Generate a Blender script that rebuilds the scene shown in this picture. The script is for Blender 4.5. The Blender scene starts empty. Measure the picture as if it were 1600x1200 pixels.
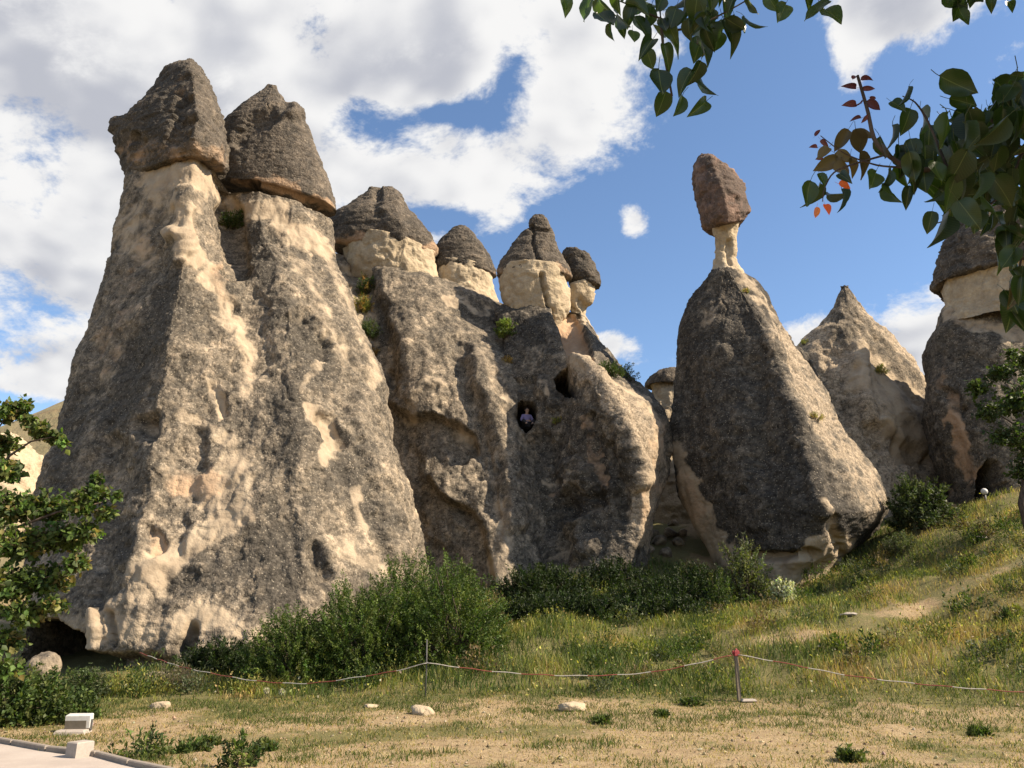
import bpy, math, random
import numpy as np
from mathutils import Vector, Matrix
rad = math.radians
random.seed(7)
RNG = np.random.default_rng(11)
scene = bpy.context.scene

# ---------------------------------------------------------------- camera, sky, sun, exposure
CAM_Z, PITCH, FOC = 1.6, rad(16.6), 1256.0          # focal length in pixels of the 1600 px wide photograph
cam = bpy.data.cameras.new('camera')
cam.sensor_width = 36.0
cam.lens = 36.0 * FOC / 1600.0
cam.clip_start, cam.clip_end = 0.05, 5000.0
cam_o = bpy.data.objects.new('camera', cam)
cam_o.location = (0, 0, CAM_Z)
cam_o.rotation_euler = (rad(90) + PITCH, 0, 0)
scene.collection.objects.link(cam_o)
scene.camera = cam_o

SUN_AZ, SUN_EL = rad(102), rad(41)                   # azimuth clockwise from +Y, elevation
SUN_DIR = Vector((math.sin(SUN_AZ) * math.cos(SUN_EL), math.cos(SUN_AZ) * math.cos(SUN_EL), math.sin(SUN_EL)))
sun = bpy.data.lights.new('sun', 'SUN')
sun.energy, sun.angle, sun.color = 5.0, rad(0.53), (1.0, 0.85, 0.66)
sun_o = bpy.data.objects.new('sun', sun)
sun_o.rotation_euler = SUN_DIR.to_track_quat('Z', 'Y').to_euler()
sun_o.location = (60, -20, 60)
scene.collection.objects.link(sun_o)

vs = scene.view_settings
vs.view_transform, vs.look, vs.gamma, vs.exposure = 'Standard', 'None', 1.0, 1.15
vs.use_curve_mapping = False
scene.render.engine = 'CYCLES'
scene.cycles.use_denoising = True
scene.cycles.max_bounces = 6
scene.cycles.diffuse_bounces = 3
scene.cycles.transparent_max_bounces = 8


def px_dir(px, py):
    """direction of a photograph pixel (1600 x 1200) in the world, not normalised"""
    xr, yu = (px - 800) / FOC, (600 - py) / FOC
    c, s = math.cos(PITCH), math.sin(PITCH)
    return np.array([xr, c - yu * s, s + yu * c])


def W(px, py, Y):
    """world point on a photograph pixel's sight line at distance Y in front of the camera"""
    d = px_dir(px, py)
    t = Y / d[1]
    return np.array([d[0] * t, Y, CAM_Z + d[2] * t])


def project(P):
    c, s = math.cos(PITCH), math.sin(PITCH)
    x, y, z = P[..., 0], P[..., 1], P[..., 2] - CAM_Z
    f = np.maximum(y * c + z * s, 0.05)
    u = -y * s + z * c
    return 800 + FOC * x / f, 600 - FOC * u / f


class Nodes:
    """tiny node-tree builder"""
    def __init__(self, tree):
        self.t = tree
        tree.nodes.clear()

    def new(self, kind, ins=None, **props):
        n = self.t.nodes.new(kind)
        for k, v in props.items():
            setattr(n, k, v)
        for k, v in (ins or {}).items():
            self.put(n.inputs[k], v)
        return n

    def put(self, sock, v):
        if isinstance(v, bpy.types.NodeSocket):
            self.t.links.new(v, sock)
        else:
            sock.default_value = v

    def math(self, op, a, b=0.0, c=None, clamp=False):
        n = self.t.nodes.new('ShaderNodeMath')
        n.operation, n.use_clamp = op, clamp
        self.put(n.inputs[0], a)
        self.put(n.inputs[1], b)
        if c is not None:
            self.put(n.inputs[2], c)
        return n.outputs[0]

    def mix(self, f, a, b, blend='MIX'):
        n = self.t.nodes.new('ShaderNodeMix')
        n.data_type, n.blend_type, n.clamp_factor = 'RGBA', blend, True
        self.put(n.inputs[0], f)
        self.put(n.inputs[6], a if isinstance(a, bpy.types.NodeSocket) else (*a, 1)[:4])
        self.put(n.inputs[7], b if isinstance(b, bpy.types.NodeSocket) else (*b, 1)[:4])
        return n.outputs[2]

    def ramp(self, v, lo, hi, a=0.0, b=1.0, smooth=True):
        n = self.t.nodes.new('ShaderNodeMapRange')
        n.interpolation_type = 'SMOOTHSTEP' if smooth else 'LINEAR'
        for i, x in enumerate((v, lo, hi, a, b)):
            self.put(n.inputs[i], x)
        return n.outputs[0]

    def noise(self, vec, scale, detail=3.0, rough=0.55, dist=0.0, dims='3D'):
        n = self.new('ShaderNodeTexNoise', {'Vector': vec, 'Scale': scale, 'Detail': detail, 'Roughness': rough, 'Distortion': dist}, noise_dimensions=dims)
        return n.outputs[0]


def sky_angles(px, py):
    d = px_dir(px, py)
    d = d / np.linalg.norm(d)
    return math.atan2(d[0], d[1]), math.asin(d[2])


def build_world():
    w = bpy.data.worlds.new('World')
    scene.world = w
    w.use_nodes = True
    N = Nodes(w.node_tree)
    sky = N.new('ShaderNodeTexSky', sky_type='NISHITA', sun_disc=False, sun_elevation=SUN_EL, sun_rotation=SUN_AZ,
                altitude=1000.0, air_density=1.0, dust_density=0.6, ozone_density=1.6)
    tc = N.new('ShaderNodeTexCoord')
    d = tc.outputs['Generated']
    sep = N.new('ShaderNodeSeparateXYZ', {0: d})
    x, y, z = sep.outputs
    az = N.math('ARCTAN2', x, y)
    el = N.math('ARCSINE', z)
    # clouds drift on a flat layer: perspective squeezes them towards the horizon
    den = N.math('ADD', N.math('MAXIMUM', z, 0.0), 0.75)
    pl = N.new('ShaderNodeCombineXYZ', {0: N.math('DIVIDE', x, den), 1: N.math('DIVIDE', y, den), 2: N.math('ADD', N.math('MULTIPLY', z, 0.6), CLOUD_SEED)}).outputs[0]

    # where the cloud banks and the clear gaps stand (pixel centre, radii, weight), turned into sky angles
    banks = [(150, 140, 330, 260, .62), (520, 50, 330, 110, .45), (60, 400, 150, 190, .42), (330, 380, 120, 90, .3), (640, 270, 150, 75, .42),
             (930, 190, 150, 100, .52), (800, 215, 90, 60, .25), (880, 50, 120, 60, .36), (760, 300, 70, 35, .3), (60, 290, 130, 120, .6), (100, 200, 90, 60, .4),
             (1420, 500, 130, 75, .50), (1560, 540, 120, 80, .42), (1250, 505, 60, 30, .26), (1390, 20, 80, 50, .50), (1325, 130, 34, 60, .50),
             (950, 530, 55, 24, .34), (50, 545, 120, 24, .26), (90, 600, 120, 16, .26), (1100, 60, 50, 30, .15),
             (590, 195, 90, 45, -.44), (800, 125, 48, 74, -.48), (945, 305, 40, 18, -.25), (700, 175, 45, 16, -.3), (1220, 60, 60, 60, -.25), (1230, 300, 250, 150, -.55), (860, 380, 130, 70, -.4), (1180, 160, 110, 100, -.4),
             (1070, 470, 200, 60, -.35), (1550, 330, 100, 110, -.3), (1290, 420, 90, 60, -.3), (560, 380, 60, 40, -.1), (745, 175, 40, 40, -.3), (680, 340, 60, 22, -.3),
             (60, 640, 160, 30, -.2), (110, 510, 60, 25, -.12)]
    lone = ((992, 342), (1325, 130), (1390, 20), (950, 530))
    banks.append((992, 342, 32, 38, .62))
    acc = gap = puff = None
    for (px, py, rx, ry, wt) in banks:
        a0, e0 = sky_angles(px, py)
        ca = math.cos(e0)
        da = N.math('MULTIPLY', N.math('SUBTRACT', az, a0), ca * FOC / rx)
        de = N.math('MULTIPLY', N.math('SUBTRACT', el, e0), FOC / ry)
        r2 = N.math('ADD', N.math('MULTIPLY', da, da), N.math('MULTIPLY', de, de))
        g = N.math('MULTIPLY', N.math('EXPONENT', N.math('MULTIPLY', r2, -0.9)), wt)
        if (px, py) in lone:
            puff = g if puff is None else N.math('ADD', puff, g)
        elif wt > 0:
            acc = g if acc is None else N.math('ADD', acc, g)
        else:
            gap = g if gap is None else N.math('ADD', gap, g)
    cover = N.math('MINIMUM', N.math('MULTIPLY', acc, 0.60), 0.22)
    cover = N.math('MAXIMUM', N.math('ADD', cover, N.math('MULTIPLY', gap, 0.60)), -0.26)
    cover = N.math('ADD', cover, N.math('MULTIPLY', puff, 0.62))

    def density(vec, detail):
        wrp = N.new('ShaderNodeTexNoise', {'Vector': vec, 'Scale': 2.3, 'Detail': 3.0})
        off = N.new('ShaderNodeVectorMath', {0: wrp.outputs[1], 1: (0.5, 0.5, 0.5)}, operation='SUBTRACT').outputs[0]
        sc = N.new('ShaderNodeVectorMath', {0: off, 3: 0.16}, operation='SCALE').outputs[0]
        p = N.new('ShaderNodeVectorMath', {0: vec, 1: sc}, operation='ADD').outputs[0]
        n1 = N.noise(p, 5.6, detail, 0.67)
        n2 = N.noise(p, 1.9, 2.0, 0.5)
        return N.math('ADD', N.math('MULTIPLY', n1, 1.0), N.math('MULTIPLY', n2, 0.45))
    n_here = density(pl, 7.0)
    s = Vector(SUN_DIR)
    k = 0.035
    pl2 = N.new('ShaderNodeVectorMath', {0: pl, 1: (s.x * k, s.y * k + 0.0, s.z * k)}, operation='ADD').outputs[0]
    n_sun = density(pl2, 3.0)
    base = N.math('ADD', N.math('ADD', n_here, cover), -0.225)
    mask = N.ramp(base, 0.508, 0.635)
    thick = N.ramp(base, 0.56, 0.86)
    lit = N.math('MULTIPLY', N.math('SUBTRACT', n_here, n_sun), 2.4)
    bright = N.math('ADD', N.math('SUBTRACT', 0.94, N.math('MULTIPLY', thick, 0.40)), lit)
    soft = N.noise(pl, 5.5, 4.0, 0.5)
    bright = N.math('ADD', bright, N.math('MULTIPLY', N.math('SUBTRACT', soft, 0.5), 0.35))
    bright = N.ramp(bright, 0.40, 1.02, 0.0, 1.0)
    ccol = N.mix(bright, (4.5, 4.65, 5.2), (8.1, 8.05, 8.0))
    # scattered light of the summer air: a little richer blue than the bare model
    hsv = N.new('ShaderNodeHueSaturation', {'Hue': 0.5, 'Saturation': SKY_SAT, 'Value': SKY_VAL, 'Color': sky.outputs[0]})
    col = N.mix(mask, hsv.outputs[0], ccol)
    bg = N.new('ShaderNodeBackground', {'Color': col, 'Strength': SKY_STRENGTH})
    out = N.new('ShaderNodeOutputWorld', {'Surface': bg.outputs[0]})
    w.cycles.sampling_method = 'MANUAL'
    w.cycles.sample_map_resolution = 256


CLOUD_SEED = 20.22
SKY_STRENGTH, SKY_SAT, SKY_VAL = 0.052, 1.05, 1.76
build_world()

# ---------------------------------------------------------------- numpy noise
_G = np.array([[1, 1, 0], [-1, 1, 0], [1, -1, 0], [-1, -1, 0], [1, 0, 1], [-1, 0, 1], [1, 0, -1], [-1, 0, -1],
               [0, 1, 1], [0, -1, 1], [0, 1, -1], [0, -1, -1], [1, 1, 0], [-1, 1, 0], [0, -1, 1], [0, -1, -1]], np.float32)
_P = np.random.default_rng(5).permutation(256).astype(np.int32)
_P = np.concatenate([_P, _P, _P])


def perlin(P):
    P = np.asarray(P, np.float32)
    I = np.floor(P).astype(np.int32)
    F = P - I
    I &= 255
    U = F * F * F * (F * (F * 6 - 15) + 10)
    x, y, z = F[:, 0], F[:, 1], F[:, 2]
    u, v, w = U[:, 0], U[:, 1], U[:, 2]

    def g(i, j, k):
        h = _P[_P[_P[(I[:, 0] + i) & 255] + ((I[:, 1] + j) & 255)] + ((I[:, 2] + k) & 255)] & 15
        gr = _G[h]
        return gr[:, 0] * (x - i) + gr[:, 1] * (y - j) + gr[:, 2] * (z - k)
    x00 = g(0, 0, 0) * (1 - u) + g(1, 0, 0) * u
    x10 = g(0, 1, 0) * (1 - u) + g(1, 1, 0) * u
    x01 = g(0, 0, 1) * (1 - u) + g(1, 0, 1) * u
    x11 = g(0, 1, 1) * (1 - u) + g(1, 1, 1) * u
    return (x00 * (1 - v) + x10 * v) * (1 - w) + (x01 * (1 - v) + x11 * v) * w


def fbm(P, octaves=4, gain=0.5, lac=2.03):
    r, a = 0, 1.0
    P = np.asarray(P, np.float32)
    for i in range(octaves):
        r = r + a * perlin(P + 17.3 * i)
        P = P * lac
        a *= gain
    return r


def smooth(x, a, b):
    t = np.clip((x - a) / (b - a), 0, 1)
    return t * t * (3 - 2 * t)


# ---------------------------------------------------------------- objects and meshes
COL = scene.collection


def tag(o, label=None, cat=None, group=None, kind=None):
    if label: o['label'] = label
    if cat: o['category'] = cat
    if group: o['group'] = group
    if kind: o['kind'] = kind
    return o


def empty(name, loc=(0, 0, 0)):
    o = bpy.data.objects.new(name, None)
    o.location = [float(c) for c in loc]
    o.empty_display_size = 0.3
    COL.objects.link(o)
    return o


def mesh_data(name, verts, faces, mats=(), attrs=None, smooth_shade=True, mat_index=None):
    """faces: array (n,3) or (n,4), or a list of such arrays"""
    me = bpy.data.meshes.new(name)
    verts = np.asarray(verts, np.float32)
    if isinstance(faces, np.ndarray):
        faces = [faces]
    faces = [np.asarray(f, np.int32) for f in faces if len(f)]
    loops = np.concatenate([f.ravel() for f in faces])
    tot = np.concatenate([np.full(len(f), f.shape[1], np.int32) for f in faces])
    start = np.concatenate([[0], np.cumsum(tot)[:-1]]).astype(np.int32)
    me.vertices.add(len(verts))
    me.vertices.foreach_set('co', verts.ravel())
    me.loops.add(len(loops))
    me.loops.foreach_set('vertex_index', loops)
    me.polygons.add(len(tot))
    me.polygons.foreach_set('loop_start', start)
    me.polygons.foreach_set('loop_total', tot)
    me.polygons.foreach_set('use_smooth', np.full(len(tot), smooth_shade, bool))
    for m in mats:
        me.materials.append(m)
    if mat_index is not None:
        me.polygons.foreach_set('material_index', np.asarray(mat_index, np.int32))
    for k, v in (attrs or {}).items():
        v = np.asarray(v, np.float32)
        if v.ndim == 1:
            a = me.attributes.new(k, 'FLOAT', 'POINT')
            a.data.foreach_set('value', v)
        else:
            a = me.attributes.new(k, 'FLOAT_COLOR', 'POINT')
            if v.shape[1] == 3:
                v = np.concatenate([v, np.ones((len(v), 1), np.float32)], 1)
            a.data.foreach_set('color', v.ravel())
    me.update(calc_edges=True)
    return me


def obj(name, me, parent=None):
    o = bpy.data.objects.new(name, me)
    COL.objects.link(o)
    if parent is not None:
        o.parent = parent
        o.location = -parent.location if parent.parent is None else (0, 0, 0)
    return o


class MB:
    """collects boxes, tubes and lathes into one mesh (world coordinates)"""
    def __init__(self):
        self.v, self.f3, self.f4, self.n = [], [], [], 0

    def add(self, v, f4=(), f3=()):
        v = np.asarray(v, float)
        self.v.append(v)
        if len(f4): self.f4.append(np.asarray(f4) + self.n)
        if len(f3): self.f3.append(np.asarray(f3) + self.n)
        self.n += len(v)

    def box(self, c, size, rz=0.0, taper=1.0, rx=0.0, bev=0.0):
        sx, sy, sz = [s / 2 for s in size]
        if bev:
            b = bev
            rings = [(sx - b, sy - b, -sz), (sx, sy, -sz + b), (sx * taper, sy * taper, sz - b), (sx * taper - b, sy * taper - b, sz)]
            v = []
            for (a, d, h) in rings:
                v += [(-a, -d, h), (a, -d, h), (a, d, h), (-a, d, h)]
            f = []
            for i in range(3):
                for k in range(4):
                    f.append((i * 4 + k, i * 4 + (k + 1) % 4, i * 4 + 4 + (k + 1) % 4, i * 4 + 4 + k))
            f += [(3, 2, 1, 0), (12, 13, 14, 15)]
        else:
            v = []
            for h, t in ((-sz, 1), (sz, taper)):
                v += [(-sx * t, -sy * t, h), (sx * t, -sy * t, h), (sx * t, sy * t, h), (-sx * t, sy * t, h)]
            f = [(3, 2, 1, 0), (4, 5, 6, 7)] + [(k, (k + 1) % 4, 4 + (k + 1) % 4, 4 + k) for k in range(4)]
        M = np.array(Matrix.Rotation(rz, 3, 'Z') @ Matrix.Rotation(rx, 3, 'X'))
        self.add(np.array(v) @ M.T + np.array(c), f)
        return self

    def tube(self, pts, radii, n=6, closed_ends=True):
        pts = np.asarray(pts, float)
        m = len(pts)
        radii = np.broadcast_to(np.asarray(radii, float), (m,)) if np.ndim(radii) else np.full(m, radii)
        T = np.gradient(pts, axis=0)
        T /= np.linalg.norm(T, axis=1)[:, None] + 1e-9
        ref = np.array([0, 0, 1.0]) if abs(T[:, 2]).mean() < 0.8 else np.array([1.0, 0, 0])
        A = np.cross(T, ref)
        A /= np.linalg.norm(A, axis=1)[:, None] + 1e-9
        B = np.cross(T, A)
        th = np.arange(n) * 2 * math.pi / n
        ring = A[:, None, :] * np.cos(th)[None, :, None] + B[:, None, :] * np.sin(th)[None, :, None]
        v = (pts[:, None, :] + ring * radii[:, None, None]).reshape(-1, 3)
        f = [(i * n + k, i * n + (k + 1) % n, (i + 1) * n + (k + 1) % n, (i + 1) * n + k) for i in range(m - 1) for k in range(n)]
        f3 = []
        if closed_ends:
            v = np.concatenate([v, pts[:1], pts[-1:]])
            a, b = m * n, m * n + 1
            f3 = [(a, (k + 1) % n, k) for k in range(n)] + [(b, (m - 1) * n + k, (m - 1) * n + (k + 1) % n) for k in range(n)]
        self.add(v, f, f3)
        return self

    def build(self, name, mat, parent=None, smooth_shade=False, attrs=None):
        faces = []
        if self.f4: faces.append(np.concatenate(self.f4))
        if self.f3: faces.append(np.concatenate(self.f3))
        return obj(name, mesh_data(name, np.concatenate(self.v), faces, [mat], attrs, smooth_shade), parent)


def catmull(P, ts, closed=False, lin=0.35):
    """P (n,...,3) sampled at parameters ts along axis 0; lin mixes in straight segments so that ridges stay crisp"""
    n = len(P)
    i = np.floor(ts).astype(int)
    if not closed:
        i = np.clip(i, 0, n - 2)
    f = ts - i
    sh = (-1,) + (1,) * (P.ndim - 1)
    f = f.reshape(sh)
    idx = lambda k: (k % n) if closed else np.clip(k, 0, n - 1)
    p0, p1, p2, p3 = P[idx(i - 1)], P[idx(i)], P[idx(i + 1)], P[idx(i + 2)]
    cr = 0.5 * ((2 * p1) + (p2 - p0) * f + (2 * p0 - 5 * p1 + 4 * p2 - p3) * f ** 2 + (-p0 + 3 * p1 - 3 * p2 + p3) * f ** 3)
    return cr * (1 - lin) + (p1 + (p2 - p1) * f) * lin

# ---------------------------------------------------------------- materials
def material(name):
    m = bpy.data.materials.new(name)
    m.use_nodes = True
    return m, Nodes(m.node_tree)


ALBEDO = 0.80


def finish(N, col, rough=0.9, bump=None, bump_dist=0.02, bump_str=1.0, spec=0.25):
    col = N.mix(1.0, col, (ALBEDO,) * 3, 'MULTIPLY')
    b = N.new('ShaderNodeBsdfPrincipled', {'Base Color': col if isinstance(col, bpy.types.NodeSocket) else (*col, 1)[:4], 'Roughness': rough, 'Specular IOR Level': spec})
    if bump is not None:
        bn = N.new('ShaderNodeBump', {'Height': bump, 'Distance': bump_dist, 'Strength': bump_str})
        N.put(b.inputs['Normal'], bn.outputs[0])
    N.new('ShaderNodeOutputMaterial', {'Surface': b.outputs[0]})


def attr(N, name, out='Fac'):
    return N.new('ShaderNodeAttribute', attribute_name=name).outputs[out]


def rock_material(name, dark, mid, light, speck=1.0, strata=0.0, bump=0.035):
    m, N = material(name)
    geo = N.new('ShaderNodeNewGeometry')
    P = geo.outputs['Position']
    pale, crust, warm, hi = attr(N, 'pale'), attr(N, 'crust'), attr(N, 'warm'), attr(N, 'hi')
    big = N.noise(P, 0.33, 4, 0.6, 0.4)
    mid_n = N.noise(P, 1.5, 5, 0.62, 0.2)
    fine = N.noise(P, 7.0, 4, 0.7)
    peb = N.new('ShaderNodeTexVoronoi', {'Vector': P, 'Scale': 9.0, 'Randomness': 1.0}, feature='F1')
    peb2 = N.new('ShaderNodeTexVoronoi', {'Vector': P, 'Scale': 21.0, 'Randomness': 1.0}, feature='F1')
    c1 = N.new('ShaderNodeSeparateColor', {0: peb.outputs['Color']}).outputs[0]
    c2 = N.new('ShaderNodeSeparateColor', {0: peb2.outputs['Color']}).outputs[1]
    # weathered crust: patches of darker and lighter tuff, each pebble with its own tone
    t = N.math('ADD', N.math('MULTIPLY', big, 0.9), N.math('MULTIPLY', mid_n, 0.9))
    streak = N.noise(N.new('ShaderNodeMapping', {'Vector': P, 'Scale': (1.5, 1.5, 0.14)}).outputs[0], 1.0, 5, 0.65, 0.3)
    t = N.math('ADD', t, N.math('MULTIPLY', N.math('SUBTRACT', streak, 0.5), 0.9))
    t = N.math('SUBTRACT', t, N.math('MULTIPLY', crust, 0.75))
    t = N.math('ADD', t, N.math('MULTIPLY', hi, 0.35))
    base = N.mix(N.ramp(t, 0.50, 1.14), dark, mid)
    base = N.mix(N.math('MULTIPLY', N.ramp(t, 0.98, 1.38), 0.75), base, light)
    sp = N.math('ADD', N.math('MULTIPLY', N.math('SUBTRACT', c1, 0.5), 1.0), N.math('MULTIPLY', N.math('SUBTRACT', c2, 0.5), 0.9))
    sp = N.math('ADD', sp, N.math('MULTIPLY', N.math('SUBTRACT', fine, 0.5), 2.2))
    val = N.math('ADD', 1.0, N.math('MULTIPLY', sp, N.math('MULTIPLY', N.ramp(pale, 0.2, 0.9, 1.0, 0.25), 0.60 * speck)))
    val = N.math('MAXIMUM', val, 0.25)
    base = N.mix(1.0, base, N.new('ShaderNodeCombineColor', {0: val, 1: val, 2: val}).outputs[0], 'MULTIPLY')
    # pale grains
    gr = N.math('MULTIPLY', N.ramp(c2, 0.86, 0.93), N.ramp(peb2.outputs['Distance'], 0.45, 0.25))
    base = N.mix(N.math('MULTIPLY', gr, 0.5 * speck), base, (0.52, 0.45, 0.34))
    # fresh soft tuff
    pn = N.math('ADD', pale, N.math('MULTIPLY', N.math('SUBTRACT', mid_n, 0.5), 1.1))
    pm = N.math('MULTIPLY', N.math('MULTIPLY', N.ramp(pn, 0.32, 0.72), N.ramp(pale, 0.03, 0.22)), 0.76)
    ptone = N.mix(N.ramp(mid_n, 0.3, 0.72), (0.42, 0.325, 0.222), (0.54, 0.435, 0.305))
    ptone = N.mix(N.math('MULTIPLY', N.ramp(fine, 0.52, 0.75), 0.35), ptone, (0.36, 0.28, 0.19))
    base = N.mix(pm, base, ptone)
    wn = N.math('ADD', warm, N.math('MULTIPLY', N.math('SUBTRACT', mid_n, 0.5), 0.8))
    wm = N.math('MULTIPLY', N.ramp(wn, 0.34, 0.7), N.ramp(warm, 0.03, 0.22))
    base = N.mix(N.math('MULTIPLY', wm, 0.85), base, N.mix(fine, (0.45, 0.29, 0.175), (0.52, 0.36, 0.23)))
    h = N.math('ADD', N.math('MULTIPLY', fine, 0.8), N.math('MULTIPLY', N.math('SUBTRACT', 1.0, peb.outputs['Distance']), 0.6))
    h = N.math('ADD', h, N.math('MULTIPLY', N.math('SUBTRACT', 1.0, peb2.outputs['Distance']), 0.35))
    h = N.math('MULTIPLY', h, N.ramp(pale, 0.3, 1.0, 1.0, 0.45))
    if strata:
        zz = N.new('ShaderNodeMapping', {'Vector': P, 'Scale': (0.9, 0.9, 6.0)}).outputs[0]
        st = N.noise(zz, 1.0, 5, 0.65, 0.3)
        h = N.math('ADD', h, N.math('MULTIPLY', st, strata))
        base = N.mix(N.math('MULTIPLY', N.ramp(st, 0.5, 0.72), 0.28), base, mid)
    finish(N, base, 0.93, h, bump, 1.0, 0.15)
    return m


M_BODY = rock_material('tuff_body', (0.085, 0.074, 0.059), (0.205, 0.169, 0.125), (0.41, 0.325, 0.228))
M_DARK = rock_material('tuff_dark_crust', (0.055, 0.049, 0.041), (0.135, 0.115, 0.089), (0.36, 0.285, 0.20))
M_CAP = rock_material('basalt_cap', (0.066, 0.058, 0.048), (0.125, 0.104, 0.081), (0.22, 0.178, 0.132), 0.75, 0.9, 0.05)
M_REDCAP = rock_material('reddish_cap', (0.10, 0.075, 0.06), (0.19, 0.125, 0.095), (0.30, 0.21, 0.155), 0.5, 0.5, 0.045)
M_NECK = rock_material('soft_tuff_neck', (0.40, 0.32, 0.215), (0.50, 0.405, 0.275), (0.60, 0.50, 0.355), 0.22, 0.3, 0.03)


# ---------------------------------------------------------------- rock builder
ROCK_PTS = {}


def stroke_mask(qx, qy, pts, r, soft=0.6):
    """1 on a polyline given in photograph pixels, falling to 0 at radius r"""
    pts = np.asarray(pts, float)
    d = np.full(len(qx), 1e9)
    if len(pts) == 1:
        d = np.hypot(qx - pts[0, 0], qy - pts[0, 1])
    for a, b in zip(pts[:-1], pts[1:]):
        ab = b - a
        t = np.clip(((qx - a[0]) * ab[0] + (qy - a[1]) * ab[1]) / (ab @ ab + 1e-9), 0, 1)
        d = np.minimum(d, np.hypot(qx - a[0] - t * ab[0], qy - a[1] - t * ab[1]))
    return 1 - smooth(d, r * (1 - soft), r)


def poly_mask(qx, qy, poly, edge=4.0):
    poly = np.asarray(poly, float)
    ins = np.zeros(len(qx), bool)
    d = np.full(len(qx), 1e9)
    n = len(poly)
    for i in range(n):
        a, b = poly[i], poly[(i + 1) % n]
        cond = (a[1] > qy) != (b[1] > qy)
        xi = (b[0] - a[0]) * (qy - a[1]) / (b[1] - a[1] + 1e-12) + a[0]
        ins ^= cond & (qx < xi)
        ab = b - a
        t = np.clip(((qx - a[0]) * ab[0] + (qy - a[1]) * ab[1]) / (ab @ ab + 1e-9), 0, 1)
        d = np.minimum(d, np.hypot(qx - a[0] - t * ab[0], qy - a[1] - t * ab[1]))
    sd = np.where(ins, d, -d)
    return smooth(sd, -edge, edge)


def ctrl_from_rows(rows, back=0.8):
    """rows of (px, py, Y) from the left to the right outline, base first; the back is closed behind them"""
    out = []
    for r in rows:
        p = np.array([W(*q) for q in r])
        L, R = p[0], p[-1]
        w = R - L
        dep = back * np.linalg.norm(w)
        y0 = max(L[1], R[1])
        mk = lambda f, k: np.array([L[0] + f * w[0], y0 + k * dep, L[2] + f * w[2]])
        out.append(np.concatenate([p, [mk(0.93, .35), mk(.68, .8), mk(.32, .8), mk(.07, .35)]]))
    return np.array(out)


def ctrl_ring(levels, Y0, ratio=0.8, n=16, mod=None, lean=0.0):
    """levels of (pyL, pxL, pyR, pxR), base first: horizontal rings around an axis at distance Y0"""
    out = []
    for j, lv in enumerate(levels):
        pyL, pxL, pyR, pxR = lv[:4]
        yy = Y0 + (lv[4] if len(lv) > 4 else 0.0)
        L, R = W(pxL, pyL, yy), W(pxR, pyR, yy)
        c, h = (L + R) / 2, (R - L) / 2
        hl = np.linalg.norm(h)
        ring = []
        for k in range(n):
            th = math.pi + 2 * math.pi * k / n
            f = mod(th, j / (len(levels) - 1)) if mod else 1.0
            ring.append(c + f * (h * math.cos(th) + np.array([0, hl * ratio * math.sin(th), 0])))
        out.append(ring)
    return np.array(out)


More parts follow.
